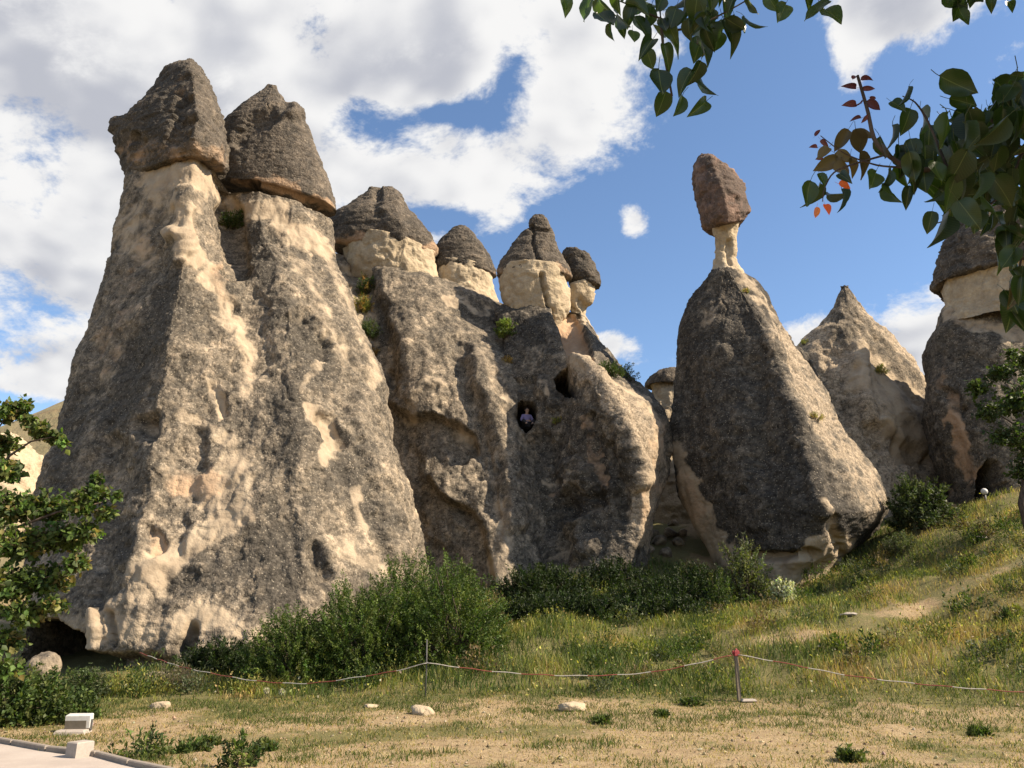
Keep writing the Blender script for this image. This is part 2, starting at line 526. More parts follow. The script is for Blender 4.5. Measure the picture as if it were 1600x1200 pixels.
def make_rock(name, ctrl, mat, parent=None, step=2.2, front=None, amp=(0.30, 0.12, 0.05, 0.03), sharp=0.3, base_drop=0.0,
              dents=(), paint=(), flute=0.0, pale0=0.0, crust0=0.0, warm0=0.0, seed=0.0, key=None, strat=0.0, close_bottom=False, pales=None, scale=1.0):
    if base_drop:
        b = ctrl[:1].copy()
        b[..., 2] -= base_drop
        ctrl = np.concatenate([b, ctrl])
    nr, nc = ctrl.shape[:2]
    front = nc if front is None else front
    px, py = project(ctrl)
    seg = np.hypot(np.diff(px, axis=1, append=px[:, :1]), np.diff(py, axis=1, append=py[:, :1])).mean(0)
    ts = []
    for i in range(nc):
        hidden = i >= front - 1
        m = max(2, int(math.ceil(seg[i] / (step * (5 if hidden else 1)))))
        if hidden:
            m = max(m, 8)
        ts.append(i + np.arange(m) / m)
    tu = np.concatenate(ts)
    segv = np.hypot(np.diff(px, axis=0), np.diff(py, axis=0))[:, :front].mean(1)
    tv = []
    for j in range(nr - 1):
        m = max(2, int(math.ceil(segv[j] / step)))
        if base_drop and j == 0:
            m = 3
        tv.append(j + np.arange(m) / m)
    tv = np.concatenate(tv + [[nr - 1.0]])
    G = catmull(ctrl, tv, False, sharp)
    G = catmull(np.swapaxes(G, 0, 1), tu, True, sharp)
    G = np.swapaxes(G, 0, 1)
    nv, nu = G.shape[:2]

    def normals(G):
        du = np.roll(G, -1, 1) - np.roll(G, 1, 1)
        dv = np.gradient(G, axis=0)
        n = np.cross(du, dv)
        return n / (np.linalg.norm(n, axis=2, keepdims=True) + 1e-9)
    Nn = normals(G)
    # soften the normals a little so that large displacement does not fold
    V = G.reshape(-1, 3)
    n = Nn.reshape(-1, 3)
    Q = V / scale + seed * 13.7
    a0, a1, a2, a3 = amp
    low = a0 * fbm(Q / 3.2, 3) + a1 * fbm(Q / 0.95 + 5, 3, .55)
    if flute:
        q = Q * np.array([1.1, 1.1, 0.16])
        low = low + flute * fbm(q, 3, .55) + .4 * flute * fbm(Q * np.array([3.4, 3.4, 0.3]) + 8, 2, .5)
    if strat:
        q = Q * np.array([0.35, 0.35, 3.0])
        st = fbm(q + 31, 3, .6)
        low = low + strat * np.round(st * 3) / 3 * .6 + strat * st * .4
    hi1 = fbm(Q / 0.30 + 9, 2, .6)
    hi2 = np.abs(perlin(Q / 0.13 + 3))
    # shallow flaked scars: plates broken off along the crust
    fl = fbm(Q / 1.6 + 40, 3, .5)
    scar = smooth(fl, 0.18, 0.26) - smooth(fl, -0.30, -0.22) * .6
    crack = fbm(Q * np.array([1, 1, .55]) / 2.1 + 60, 3, .55)
    crack = (1 - smooth(np.abs(crack), .0, .03)) * smooth(fbm(Q / 3.0 + 90, 2), -.05, .2)
    V = V + n * (low - a1 * .8 * scar - .07 * crack)[:, None]
    qx, qy = project(V)
    wob = fbm(V / 0.9 + 77, 3, .6)
    wob2 = fbm(V / 0.9 + 177, 3, .6)
    toward = (V - np.array([0, 0, CAM_Z]))
    toward /= np.linalg.norm(toward, axis=1)[:, None]
    facing = smooth(-(n * toward).sum(1), -0.25, 0.05)
    rough = np.ones(len(V))
    pale = np.full(len(V), float(pale0)) + scar.clip(0, 1) * 0.16
    if pales is not None:
        pale = pale + pales(V)
    crust = np.full(len(V), float(crust0))
    warm = np.full(len(V), float(warm0))
    for d in dents:
        wpx = d.get('wob', 6.0)
        if 'poly' in d:
            m = poly_mask(qx + wob * wpx, qy + wob2 * wpx, d['poly'], d.get('edge', 4.0))
        else:
            m = stroke_mask(qx + wob * wpx, qy + wob2 * wpx, d['line'], d['r'], d.get('soft', 0.7))
        m = m * facing
        if d.get('along') == 'y':
            V = V + np.outer(m * d['depth'], [0, 1.0, d.get('rise', 0.0)])
            rough *= 1 - 0.7 * m
        else:
            V = V - n * (m * d['depth'])[:, None]
            rough *= 1 - d.get('flat', 0.0) * m
        for ch, arr in (('pale', pale), ('crust', crust), ('warm', warm)):
            if ch in d:
                arr += m * d[ch]
    for p in paint:
        ch, amt = p[0], p[1]
        wpx = 14.0
        if p[2] == 'poly':
            m = poly_mask(qx + wob * wpx, qy + wob2 * wpx, p[3], p[4] if len(p) > 4 else 8.0)
        else:
            m = stroke_mask(qx + wob * wpx, qy + wob2 * wpx, p[3], p[4], 0.8)
        m = m * facing * amt
        if ch == 'pale': pale += m
        elif ch == 'crust': crust += m
        else: warm += m
    rough = rough * (1 - 0.6 * np.clip(pale, 0, 1))
    G2 = V.reshape(nv, nu, 3)
    n = normals(G2).reshape(-1, 3)
    hi = hi1 * 1.0 + (hi2 - .25) * .9
    V = V + n * ((a2 * hi1 + a3 * (hi2 - .25) * 2) * rough)[:, None]
    # tops and undersides
    top = V.reshape(nv, nu, 3)[-1].mean(0)
    iv = (np.arange(nv - 1)[:, None] * nu)
    iu = np.arange(nu)[None, :]
    iu2 = (np.arange(nu)[None, :] + 1) % nu
    quads = np.stack([iv + iu, iv + iu2, iv + nu + iu2, iv + nu + iu], -1).reshape(-1, 4)
    extra = [top]
    r = (nv - 1) * nu
    k = np.arange(nu)
    tris = np.stack([r + k, r + (k + 1) % nu, np.full(nu, len(V))], 1)
    if close_bottom:
        extra.append(V.reshape(nv, nu, 3)[0].mean(0))
        tris = np.concatenate([tris, np.stack([(k + 1) % nu, k, np.full(nu, len(V) + 1)], 1)])
    V = np.concatenate([V, np.array(extra)])
    pad = lambda a: np.concatenate([a, np.full(len(extra), a.mean())])
    me = mesh_data(name, V, [quads, tris], [mat], {'pale': pad(np.clip(pale, 0, 1)), 'crust': pad(np.clip(crust, -1, 1)), 'warm': pad(np.clip(warm, 0, 1)), 'hi': pad(hi)})
    o = obj(name, me, parent)
    ROCK_PTS.setdefault(key or name, []).append((V[::2], np.concatenate([n, np.repeat(n[-1:], len(extra), 0)])[::2]))
    return o


def surf(key, px, py):
    """point and normal of the nearest visible rock surface at a photograph pixel"""
    best = None
    for V, n in ROCK_PTS[key]:
        qx, qy = project(V)
        d = np.hypot(qx - px, qy - py)
        k = np.where(d < max(5.0, d.min() + 2.0))[0]
        j = k[np.argmin(V[k, 1])]
        if best is None or V[j, 1] < best[0][1]:
            best = (V[j], n[j])
    return best

# ================================================================ the rock formations
# ---- tall twin chimney at the left
twin = empty('fairy_chimney', W(360, 1060, 25))
tag(twin, 'broad tall rock cone at the left carrying two big dark capstones', 'rock chimney', 'fairy chimneys')
rowsA = [
    [(20, 1085, 24.2), (80, 1085, 23.0), (165, 1080, 21.6), (230, 1078, 21.2), (310, 1075, 21.1), (400, 1072, 21.4), (500, 1070, 22), (600, 1065, 23.6), (700, 1040, 26)],
    [(35, 985, 24.6), (80, 985, 23.2), (152, 985, 21.8), (225, 985, 21.5), (310, 985, 21.5), (400, 985, 21.8), (500, 985, 22.4), (600, 985, 23.9), (690, 975, 26.2)],
    [(46, 895, 25.4), (90, 895, 23.9), (140, 895, 23.0), (205, 895, 22.1), (310, 895, 22.2), (400, 895, 22.5), (500, 895, 23.0), (590, 895, 24.4), (668, 893, 26.6)],
    [(60, 760, 26.6), (112, 760, 25.1), (168, 760, 24.2), (232, 760, 23.2), (315, 760, 23.5), (400, 760, 23.6), (480, 760, 24.0), (570, 760, 25.3), (641, 760, 27.1)],
    [(98, 620, 27.6), (142, 620, 26.2), (192, 620, 25.3), (246, 620, 24.2), (310, 620, 24.7), (385, 620, 25.0), (460, 620, 25.1), (540, 620, 26.4), (601, 620, 28.1)],
    [(146, 480, 28.4), (182, 480, 27.2), (225, 480, 26.5), (272, 480, 25.4), (325, 480, 26.2), (388, 480, 26.9), (450, 480, 26.7), (510, 480, 27.7), (556, 488, 29.3)],
    [(172, 385, 28.9), (208, 385, 27.8), (250, 385, 27.3), (290, 385, 26.3), (332, 385, 27.5), (372, 390, 28.9), (425, 395, 28.2), (482, 400, 29.0), (525, 405, 30.6)],
    [(189, 310, 29.2), (222, 305, 28.3), (260, 300, 27.6), (297, 297, 27.1), (333, 310, 28.3), (350, 340, 30.0), (405, 342, 29.3), (468, 352, 29.7), (516, 372, 31.2)],
    [(197, 272, 29.4), (228, 262, 28.7), (265, 250, 28.1), (305, 246, 27.9), (328, 262, 29.0), (345, 302, 30.6), (405, 304, 29.9), (468, 318, 30.1), (514, 346, 31.2)],
]
paintA = [
    ('pale', .30, 'line', [(330, 780), (345, 740)], 70), ('pale', .28, 'line', [(230, 900), (270, 860)], 70), ('pale', .28, 'line', [(520, 850), (560, 800)], 50), ('pale', .25, 'line', [(345, 520), (370, 600), (372, 680)], 40), ('warm', .25, 'line', [(300, 760), (250, 880)], 70),
    ('pale', .75, 'line', [(240, 265), (310, 265), (330, 290)], 46), ('pale', .55, 'line', [(250, 320), (200, 360), (225, 400)], 55),
    ('pale', .60, 'line', [(300, 330), (290, 390), (300, 400)], 30), ('pale', .45, 'line', [(310, 400), (350, 470), (378, 540)], 24),
    ('pale', .5, 'line', [(335, 430), (385, 520), (390, 600)], 22), ('warm', .5, 'line', [(345, 420), (345, 460)], 22),
    ('pale', .8, 'line', [(360, 325), (430, 330), (500, 385)], 26), ('pale', .5, 'line', [(510, 400), (560, 500), (590, 600)], 22),
    ('pale', .45, 'line', [(440, 360), (500, 470), (540, 560)], 26),
    ('pale', .95, 'line', [(490, 640), (520, 680), (508, 715)], 26), ('pale', .5, 'line', [(470, 610), (500, 560)], 16),
    ('pale', .65, 'line', [(330, 600), (345, 650)], 14), ('pale', .5, 'line', [(280, 640), (320, 670), (360, 690)], 18),
    ('pale', .55, 'line', [(270, 740), (330, 770), (370, 730)], 40), ('warm', .35, 'line', [(280, 740), (340, 760)], 50),
    ('pale', .75, 'line', [(220, 890), (280, 860), (380, 800)], 32), ('pale', .45, 'line', [(180, 960), (240, 900)], 40),
    ('pale', .6, 'line', [(160, 980), (240, 985), (330, 960)], 36), ('warm', .35, 'line', [(160, 930), (170, 1000)], 40),
    ('pale', .6, 'line', [(290, 970), (350, 965), (400, 990)], 28), ('pale', .5, 'line', [(80, 960), (150, 985)], 30),
    ('pale', .5, 'line', [(545, 860), (605, 890)], 26), ('pale', .4, 'line', [(560, 770), (570, 820)], 16),
    ('pale', .4, 'line', [(395, 700), (380, 770)], 22), ('pale', .35, 'line', [(130, 640), (180, 560), (200, 470)], 30), ('pale', .35, 'line', [(90, 740), (130, 680)], 26),
    ('warm', .4, 'line', [(230, 380), (190, 480), (170, 560)], 40),
    ('crust', .7, 'line', [(270, 460), (215, 560), (180, 650)], 44), ('crust', .5, 'line', [(440, 480), (480, 540), (500, 580)], 36),
    ('crust', .5, 'line', [(450, 620), (450, 720)], 30), ('crust', .5, 'line', [(300, 900), (430, 850), (440, 930)], 46),
    ('crust', .35, 'line', [(160, 800), (200, 860)], 40), ('crust', .45, 'line', [(90, 800), (100, 700), (130, 600)], 30),
    ('crust', .45, 'line', [(520, 740), (600, 820)], 40), ('crust', .5, 'line', [(400, 360), (420, 440)], 26),
]
dentsA = [
    dict(line=[(508, 660), (525, 690)], r=24, depth=.32, pale=.4, wob=10, flat=.7), dict(line=[(228, 668)], r=26, depth=.42, pale=.5, warm=.3, wob=6, flat=.8),
    dict(line=[(243, 655)], r=17, depth=.25, wob=5, flat=.8), dict(line=[(236, 828), (240, 850)], r=20, depth=.35, warm=.3, pale=.3, wob=8, flat=.8),
    dict(line=[(350, 640), (330, 605)], r=12, depth=.18, wob=10), dict(line=[(395, 480), (405, 560)], r=34, depth=.2, wob=16),
    dict(line=[(560, 640), (600, 760), (625, 870)], r=30, depth=-.25, wob=12), dict(line=[(300, 700), (260, 800), (270, 900)], r=38, depth=.22, wob=16),
    dict(line=[(180, 700), (175, 830), (160, 930)], r=32, depth=.22, wob=16), dict(line=[(360, 330), (372, 420)], r=26, depth=.55, wob=8),
    dict(line=[(290, 300), (280, 400)], r=20, depth=-.22, wob=14, pale=.2), dict(line=[(475, 500), (500, 540)], r=30, depth=.35, wob=14, crust=.3),
    dict(line=[(490, 860), (500, 900)], r=20, depth=.35, wob=10), dict(line=[(300, 985), (290, 1010)], r=18, depth=.5, wob=8),
    dict(line=[(150, 960), (152, 1010)], r=10, depth=-.25, wob=4, pale=.4), dict(line=[(172, 960), (175, 1005)], r=9, depth=.3, wob=4),
    dict(line=[(275, 370)], r=16, depth=-.3, wob=5, pale=.4),
    # the cave under the overhang at the foot
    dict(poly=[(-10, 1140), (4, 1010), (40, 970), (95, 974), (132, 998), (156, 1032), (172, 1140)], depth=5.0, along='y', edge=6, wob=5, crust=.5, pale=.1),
    dict(line=[(170, 1045), (330, 1050)], r=32, depth=.6, wob=8),
]
make_rock('body', ctrl_from_rows(rowsA, .75), M_BODY, twin, 2.2, 9, (.24, .06, .022, .03), .55, 2.0, dentsA, paintA, .09, key='A', seed=1)

# its capstones: a broken blunt block in front, a double-humped cone behind
capA1 = [
    [(196, 278, 29.6), (225, 270, 28.6), (262, 258, 28.0), (300, 250, 28.0), (335, 262, 28.6), (352, 272, 29.6), (350, 268, 30.4)],
    [(190, 268, 29.7), (222, 262, 28.3), (262, 250, 27.5), (300, 243, 27.3), (338, 250, 27.9), (357, 262, 29.3), (356, 258, 30.4)],
    [(184, 238, 29.8), (215, 236, 28.2), (260, 226, 27.3), (303, 215, 27.0), (340, 222, 27.8), (354, 232, 29.2), (354, 230, 30.4)],
    [(176, 205, 29.8), (210, 202, 28.3), (255, 192, 27.5), (308, 180, 27.2), (335, 188, 28.2), (348, 195, 29.4), (348, 195, 30.4)],
    [(173, 188, 29.9), (205, 180, 28.7), (252, 166, 27.9), (304, 150, 27.6), (325, 150, 28.5), (338, 155, 29.5), (338, 155, 30.3)],
    [(205, 178, 30.0), (222, 164, 28.9), (256, 142, 28.4), (300, 125, 28.1), (314, 122, 28.8), (326, 126, 29.6), (326, 126, 30.2)],
    [(240, 140, 30.0), (252, 128, 29.3), (272, 115, 28.8), (296, 106, 28.6), (306, 103, 29.0), (316, 106, 29.6), (316, 106, 30.1)],
    [(258, 108, 29.9), (268, 104, 29.6), (282, 98, 29.3), (296, 95, 29.1), (302, 94, 29.3), (309, 97, 29.6), (309, 97, 30.0)],
    [(274, 95, 29.9), (280, 93, 29.8), (288, 90, 29.7), (295, 88, 29.6), (299, 89, 29.6), (303, 91, 29.7), (303, 91, 29.9)],
]
make_rock('capstone', ctrl_from_rows(capA1, .55), M_CAP, twin, 1.8, 7, (.14, .08, .028, .028), .8, 0, key='A', seed=2, strat=.09, close_bottom=True,
          paint=[('warm', .45, 'line', [(200, 240), (260, 235), (340, 250)], 45), ('pale', .25, 'line', [(320, 250), (345, 265)], 22), ('crust', .5, 'line', [(240, 190), (270, 140)], 40),
                 ('warm', .35, 'line', [(270, 120), (290, 150)], 30)],
          dents=[dict(line=[(270, 210), (290, 190)], r=20, depth=.3, wob=12), dict(line=[(285, 150), (275, 180)], r=16, depth=.3, wob=10), dict(line=[(212, 215), (220, 240)], r=14, depth=.25, wob=10)])


def hump(centers):
    def f(th, v):
        r = 1.0
        for (c, w, a, v0, v1) in centers:
            d = math.atan2(math.sin(th - c), math.cos(th - c))
            r += a * math.exp(-(d / w) ** 2) * min(1, max(0, (v - v0) / (v1 - v0) if v1 != v0 else 1))
        return r
    return f


lvA2 = [(296, 350, 330, 488), (298, 340, 322, 505), (290, 336, 330, 526), (268, 338, 308, 522), (235, 340, 262, 506), (205, 344, 222, 492), (188, 350, 198, 482), (172, 370, 178, 468), (155, 392, 162, 449), (143, 409, 148, 437), (133, 420, 136, 430)]
make_rock('capstone', ctrl_ring(lvA2, 31.9, .50, 18, hump([(math.radians(292), .5, .13, .3, .6), (math.radians(258), .28, -.12, .35, .6)])), M_CAP, twin, 1.9, None, (.10, .03, .022, .025), .25, 0,
          key='A', seed=3, strat=.03, close_bottom=True,
          paint=[('warm', .6, 'line', [(350, 292), (430, 285), (510, 325)], 20), ('pale', .35, 'line', [(480, 300), (515, 330)], 16), ('pale', .2, 'line', [(400, 160), (360, 200)], 30)],
          dents=[dict(line=[(440, 170), (400, 195), (375, 215)], r=18, depth=.35, wob=6), dict(line=[(460, 175), (440, 172)], r=20, depth=-.3, wob=6), dict(line=[(385, 288), (400, 290)], r=10, depth=.35, wob=4)])

CAVE_PERSON = [(810, 634), (816, 628), (832, 629), (838, 638), (837, 652), (830, 666), (822, 673), (814, 664), (808, 650)]
CAVE_UPPER = [(868, 594), (880, 580), (891, 576), (897, 600), (901, 620), (884, 616), (872, 608)]
# ---- long ribbed cone with two caps (middle)
mid = empty('fairy_chimney', W(700, 930, 32))
tag(mid, 'long sloping grey rock flank left of the seated person cave with two rounded capstones', 'rock chimney', 'fairy chimneys')
rowsB = [
    [(540, 960, 31.5), (620, 955, 30.7), (690, 950, 30.4), (745, 950, 29.7), (788, 945, 29.2), (828, 940, 30.1), (900, 940, 32.4)],
    [(530, 880, 31.9), (615, 880, 31.0), (690, 880, 30.7), (745, 880, 30.1), (790, 880, 29.6), (830, 880, 30.5), (905, 880, 32.8)],
    [(520, 800, 32.5), (610, 800, 31.5), (680, 800, 31.2), (735, 800, 30.8), (784, 800, 30.4), (826, 800, 31.1), (900, 800, 33.4)],
    [(505, 680, 33.7), (590, 680, 32.7), (660, 680, 32.3), (718, 680, 32.1), (766, 680, 32.0), (812, 690, 32.5), (885, 690, 34.4)],
    [(498, 560, 35.2), (570, 560, 34.1), (640, 560, 33.6), (700, 560, 33.4), (750, 560, 33.4), (800, 570, 33.9), (865, 575, 35.8)],
    [(500, 460, 37.0), (555, 460, 35.8), (610, 460, 35.3), (665, 470, 35.3), (715, 490, 35.6), (765, 505, 36.2), (815, 520, 37.2)],
    [(508, 406, 37.9), (552, 412, 37.0), (605, 420, 36.4), (655, 432, 36.4), (702, 448, 36.6), (755, 466, 37.0), (796, 486, 38.0)],
    [(514, 394, 38.4), (556, 402, 37.8), (605, 410, 37.4), (655, 422, 37.4), (700, 438, 37.6), (750, 456, 37.8), (788, 478, 38.4)],
]
make_rock('body', ctrl_from_rows(rowsB, .6), M_BODY, mid, 2.2, 7, (.18, .035, .020, .028), .45, 2.0, key='B', seed=4, flute=.09, crust0=-.05,
          paint=[('pale', .45, 'line', [(520, 390), (545, 430), (580, 520)], 24), ('pale', .35, 'line', [(690, 480), (760, 560), (800, 640), (830, 740)], 26),
                 ('pale', .5, 'line', [(715, 670), (745, 690)], 16), ('pale', .55, 'line', [(790, 790), (775, 880)], 24), ('pale', .3, 'line', [(600, 560), (640, 650)], 30),
                 ('crust', .45, 'line', [(720, 480), (775, 500)], 20), ('pale', .6, 'line', [(700, 470), (760, 486)], 16), ('pale', .25, 'line', [(650, 480), (680, 560), (690, 640)], 24),
                 ('pale', .3, 'line', [(690, 600), (660, 610), (640, 650)], 14), ('crust', .4, 'line', [(590, 470), (600, 520)], 20), ('pale', .5, 'line', [(775, 880), (790, 910)], 22)],
          dents=[dict(poly=[(586, 606), (604, 622), (640, 652), (686, 654), (736, 672), (748, 690), (742, 712), (720, 726), (694, 736), (668, 746), (690, 776), (738, 796), (758, 830), (770, 890), (776, 990), (540, 990), (540, 606)], depth=0.85, along='y', edge=4, wob=5),  # hollow carved to a cast shadow's outline, added to shade the flank
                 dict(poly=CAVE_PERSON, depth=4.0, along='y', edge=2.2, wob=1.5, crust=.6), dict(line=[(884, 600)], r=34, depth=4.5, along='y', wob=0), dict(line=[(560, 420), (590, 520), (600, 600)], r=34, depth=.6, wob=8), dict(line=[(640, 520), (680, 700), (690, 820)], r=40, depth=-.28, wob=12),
                 dict(line=[(740, 560), (790, 700), (805, 820)], r=24, depth=-.3, wob=8), dict(line=[(715, 540), (755, 690), (775, 800)], r=24, depth=.3, wob=10),
                 dict(line=[(600, 572), (606, 588)], r=9, depth=.4, wob=4), dict(line=[(640, 625), (665, 605), (690, 600)], r=10, depth=-.15, wob=4)])


def neck(parent, levels, Y0, key, seed, ratio=.8, **kw):
    kw.setdefault('paint', ())
    kw.setdefault('dents', ())
    return make_rock('neck', ctrl_ring(levels, Y0, ratio, 16), M_NECK, parent, 1.9, None, (.12, .10, .03, .02), .35, 0, key=key, seed=seed, **kw)


neck(mid, [(500, 585, 530, 690), (455, 562, 478, 690), (425, 546, 450, 688), (395, 540, 428, 684), (370, 536, 400, 682)], 38.2, 'B', 5, .66, paint=[('crust', .3, 'line', [(600, 430), (560, 420)], 20)])
lvB1 = [(392, 545, 412, 650), (386, 520, 405, 678), (372, 513, 390, 684), (350, 512, 372, 676), (336, 522, 350, 658), (322, 545, 330, 642), (306, 564, 312, 630), (296, 574, 299, 622), (291, 584, 293, 612)]
make_rock('capstone', ctrl_ring(lvB1, 38.1, .50, 18), M_CAP, mid, 1.9, None, (.10, .05, .03, .025), .2, 0, key='B', seed=6, strat=.05, close_bottom=True,
          paint=[('warm', .6, 'line', [(520, 375), (600, 378), (680, 395)], 24), ('pale', .25, 'line', [(520, 380), (560, 375)], 16), ('pale', .25, 'line', [(650, 390), (680, 390)], 16)],
          dents=[dict(line=[(588, 286), (592, 308)], r=10, depth=.22, wob=3), dict(line=[(625, 385), (640, 390)], r=8, depth=.3, wob=3), dict(line=[(610, 320), (620, 360)], r=22, depth=-.25, wob=8)])
neck(mid, [(520, 672, 540, 800), (475, 676, 490, 785), (450, 683, 462, 772), (425, 684, 440, 768), (410, 686, 425, 768)], 38.9, 'B', 7, .72, paint=[('crust', .4, 'line', [(690, 460), (780, 470)], 14)])
lvB2 = [(424, 695, 434, 760), (420, 680, 432, 776), (405, 678, 418, 773), (385, 682, 398, 765), (368, 696, 378, 752), (358, 708, 364, 742), (354, 718, 357, 732)]
make_rock('capstone', ctrl_ring(lvB2, 38.9, .58, 16), M_CAP, mid, 1.9, None, (.08, .04, .03, .025), .2, 0, key='B', seed=8, strat=.05, close_bottom=True,
          paint=[('warm', .4, 'line', [(680, 418), (770, 430)], 12)])

# ---- hollowed cone with the two caves
hol = empty('fairy_chimney', W(900, 930, 31))
tag(hol, 'hollowed rock cone with two cave openings and a seated person, split capstone above', 'rock chimney', 'fairy chimneys')
rowsC = [
    [(755, 960, 31.2), (800, 955, 30.3), (860, 950, 29.7), (930, 950, 28.7), (985, 950, 28.7), (1010, 950, 29.3), (1035, 950, 31.2)],
    [(775, 880, 31.6), (815, 880, 30.8), (870, 880, 30.2), (935, 880, 29.1), (985, 880, 29.0), (1000, 880, 29.5), (1015, 880, 31.2)],
    [(795, 810, 32.0), (830, 810, 31.4), (880, 810, 30.8), (945, 810, 29.6), (1003, 810, 29.2), (1012, 810, 29.8), (1022, 810, 31.4)],
    [(798, 700, 32.9), (830, 700, 32.2), (880, 700, 31.6), (945, 700, 29.7), (993, 700, 29.0), (1024, 700, 29.6), (1046, 700, 32.1)],
    [(792, 630, 33.5), (825, 630, 32.9), (870, 630, 32.2), (920, 630, 30.5), (963, 632, 29.9), (1005, 630, 30.4), (1036, 635, 33.0)],
    [(788, 570, 34.2), (818, 570, 33.7), (850, 570, 33.2), (886, 566, 32.6), (915, 563, 31.6), (955, 580, 32.1), (998, 600, 34.0)],
    [(782, 510, 35.2), (806, 510, 34.8), (835, 510, 34.5), (862, 512, 34.4), (890, 520, 34.5), (920, 522, 34.6), (945, 545, 35.8)],
    [(776, 486, 36.0), (800, 484, 35.4), (832, 482, 35.2), (858, 486, 35.2), (880, 492, 35.3), (902, 498, 35.5), (924, 512, 36.4)],
    [(786, 472, 36.6), (806, 470, 36.2), (832, 468, 36.0), (856, 472, 36.0), (878, 480, 36.1), (898, 488, 36.3), (916, 498, 36.9)],
]
make_rock('body', ctrl_from_rows(rowsC, .6), M_DARK, hol, 1.9, 7, (.20, .06, .026, .03), .35, 2.0, key='C', seed=9, flute=.08, crust0=.05,
          paint=[('crust', -.9, 'line', [(905, 570), (985, 640), (1020, 720), (1006, 830)], 40), ('pale', .5, 'line', [(905, 565), (960, 600), (1010, 630)], 26), ('pale', .45, 'line', [(1020, 650), (1030, 700), (1012, 780), (1004, 840)], 24),
                 ('pale', .35, 'line', [(985, 690), (1005, 750)], 14), ('warm', .45, 'line', [(1030, 660), (1020, 760), (1005, 830)], 22), ('warm', .5, 'line', [(915, 650), (930, 720), (940, 760)], 12),
                 ('warm', .5, 'line', [(855, 765), (870, 760)], 14), ('pale', .4, 'line', [(840, 745), (900, 742)], 10), ('pale', .45, 'line', [(845, 860), (890, 860)], 14),
                 ('pale', .4, 'line', [(840, 890), (960, 890)], 20), ('pale', .4, 'line', [(905, 760), (930, 800)], 14), ('crust', .6, 'line', [(880, 800), (940, 770)], 26),
                 ('pale', .35, 'line', [(800, 600), (805, 660), (820, 720)], 16), ('pale', .35, 'line', [(850, 600), (868, 640)], 10),
                 ('crust', .4, 'line', [(800, 490), (850, 530)], 26), ('pale', .9, 'line', [(870, 486), (905, 502)], 18), ('pale', .3, 'line', [(870, 580), (850, 620)], 14)],
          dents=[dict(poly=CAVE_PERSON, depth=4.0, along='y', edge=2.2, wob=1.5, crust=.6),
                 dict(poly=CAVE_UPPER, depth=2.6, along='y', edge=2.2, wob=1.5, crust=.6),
                 dict(poly=[(864, 486), (884, 478), (902, 490), (912, 512), (924, 548), (926, 566), (905, 556), (886, 553), (876, 520)], depth=1.0, along='y', edge=4, wob=3, warm=.9, pale=.25),
                 dict(line=[(905, 565), (930, 600), (965, 650), (985, 700), (1000, 750)], r=26, depth=-.3, wob=8), dict(line=[(840, 700), (850, 800), (860, 880)], r=40, depth=.4, wob=14),
                 dict(line=[(890, 790), (930, 780)], r=26, depth=.5, wob=12), dict(line=[(950, 700), (975, 800)], r=14, depth=.3, wob=10), dict(line=[(925, 650), (940, 750)], r=12, depth=.3, wob=8),
                 dict(line=[(800, 600), (830, 600)], r=14, depth=.2, wob=6), dict(line=[(865, 630), (845, 600)], r=16, depth=-.2, wob=6), dict(line=[(905, 720), (915, 860)], r=22, depth=-.28, wob=14)])
neck(hol, [(525, 800, 525, 872), (485, 790, 492, 884), (458, 784, 466, 890), (432, 782, 440, 886), (420, 782, 425, 884)], 36.2, 'C', 10, .72,
     paint=[('crust', .5, 'line', [(790, 470), (850, 468)], 10), ('pale', .5, 'line', [(870, 450), (890, 470)], 14)], dents=[dict(line=[(846, 428), (852, 460), (862, 500)], r=4.5, depth=.4, wob=2)])
lvC1 = [(436, 790, 436, 880), (432, 777, 434, 893), (422, 777, 425, 891), (402, 788, 405, 882), (380, 803, 385, 872), (366, 814, 370, 866), (357, 826, 360, 862), (353, 828, 355, 859), (345, 830, 345, 855), (339, 836, 338, 849)]
make_rock('capstone', ctrl_ring(lvC1, 36.1, .55, 18), M_CAP, hol, 1.8, None, (.08, .05, .03, .025), .3, 0, key='C', seed=11, strat=.05, close_bottom=True,
          paint=[('warm', .55, 'line', [(780, 424), (890, 426)], 18), ('pale', .2, 'line', [(850, 420), (885, 425)], 12)],
          dents=[dict(line=[(832, 352), (834, 380), (840, 410), (846, 432)], r=3.0, depth=.22, wob=1.5, soft=.5), dict(line=[(840, 405), (843, 428)], r=5, depth=.3, wob=2), dict(line=[(828, 356), (862, 360)], r=3.5, depth=.25, wob=1)])
neck(hol, [(575, 905, 580, 968), (545, 900, 552, 948), (520, 896, 525, 932), (500, 893, 500, 917), (487, 890, 487, 916), (475, 884, 474, 926), (458, 886, 456, 933), (445, 890, 440, 932)], 37.0, 'C', 12, .8,
     paint=[('crust', 1.0, 'line', [(925, 530), (955, 570)], 26)], dents=[dict(line=[(905, 470), (915, 490)], r=8, depth=.15, wob=4)])
lvC2 = [(446, 894, 450, 930), (440, 890, 450, 940), (432, 886, 442, 940), (415, 882, 425, 932), (400, 880, 408, 925), (392, 882, 399, 920), (388, 886, 396, 914)]
make_rock('capstone', ctrl_ring(lvC2, 37.2, .8, 14), M_CAP, hol, 1.8, None, (.08, .08, .04, .03), .55, 0, key='C', seed=13, strat=.04, close_bottom=True, crust0=.25)

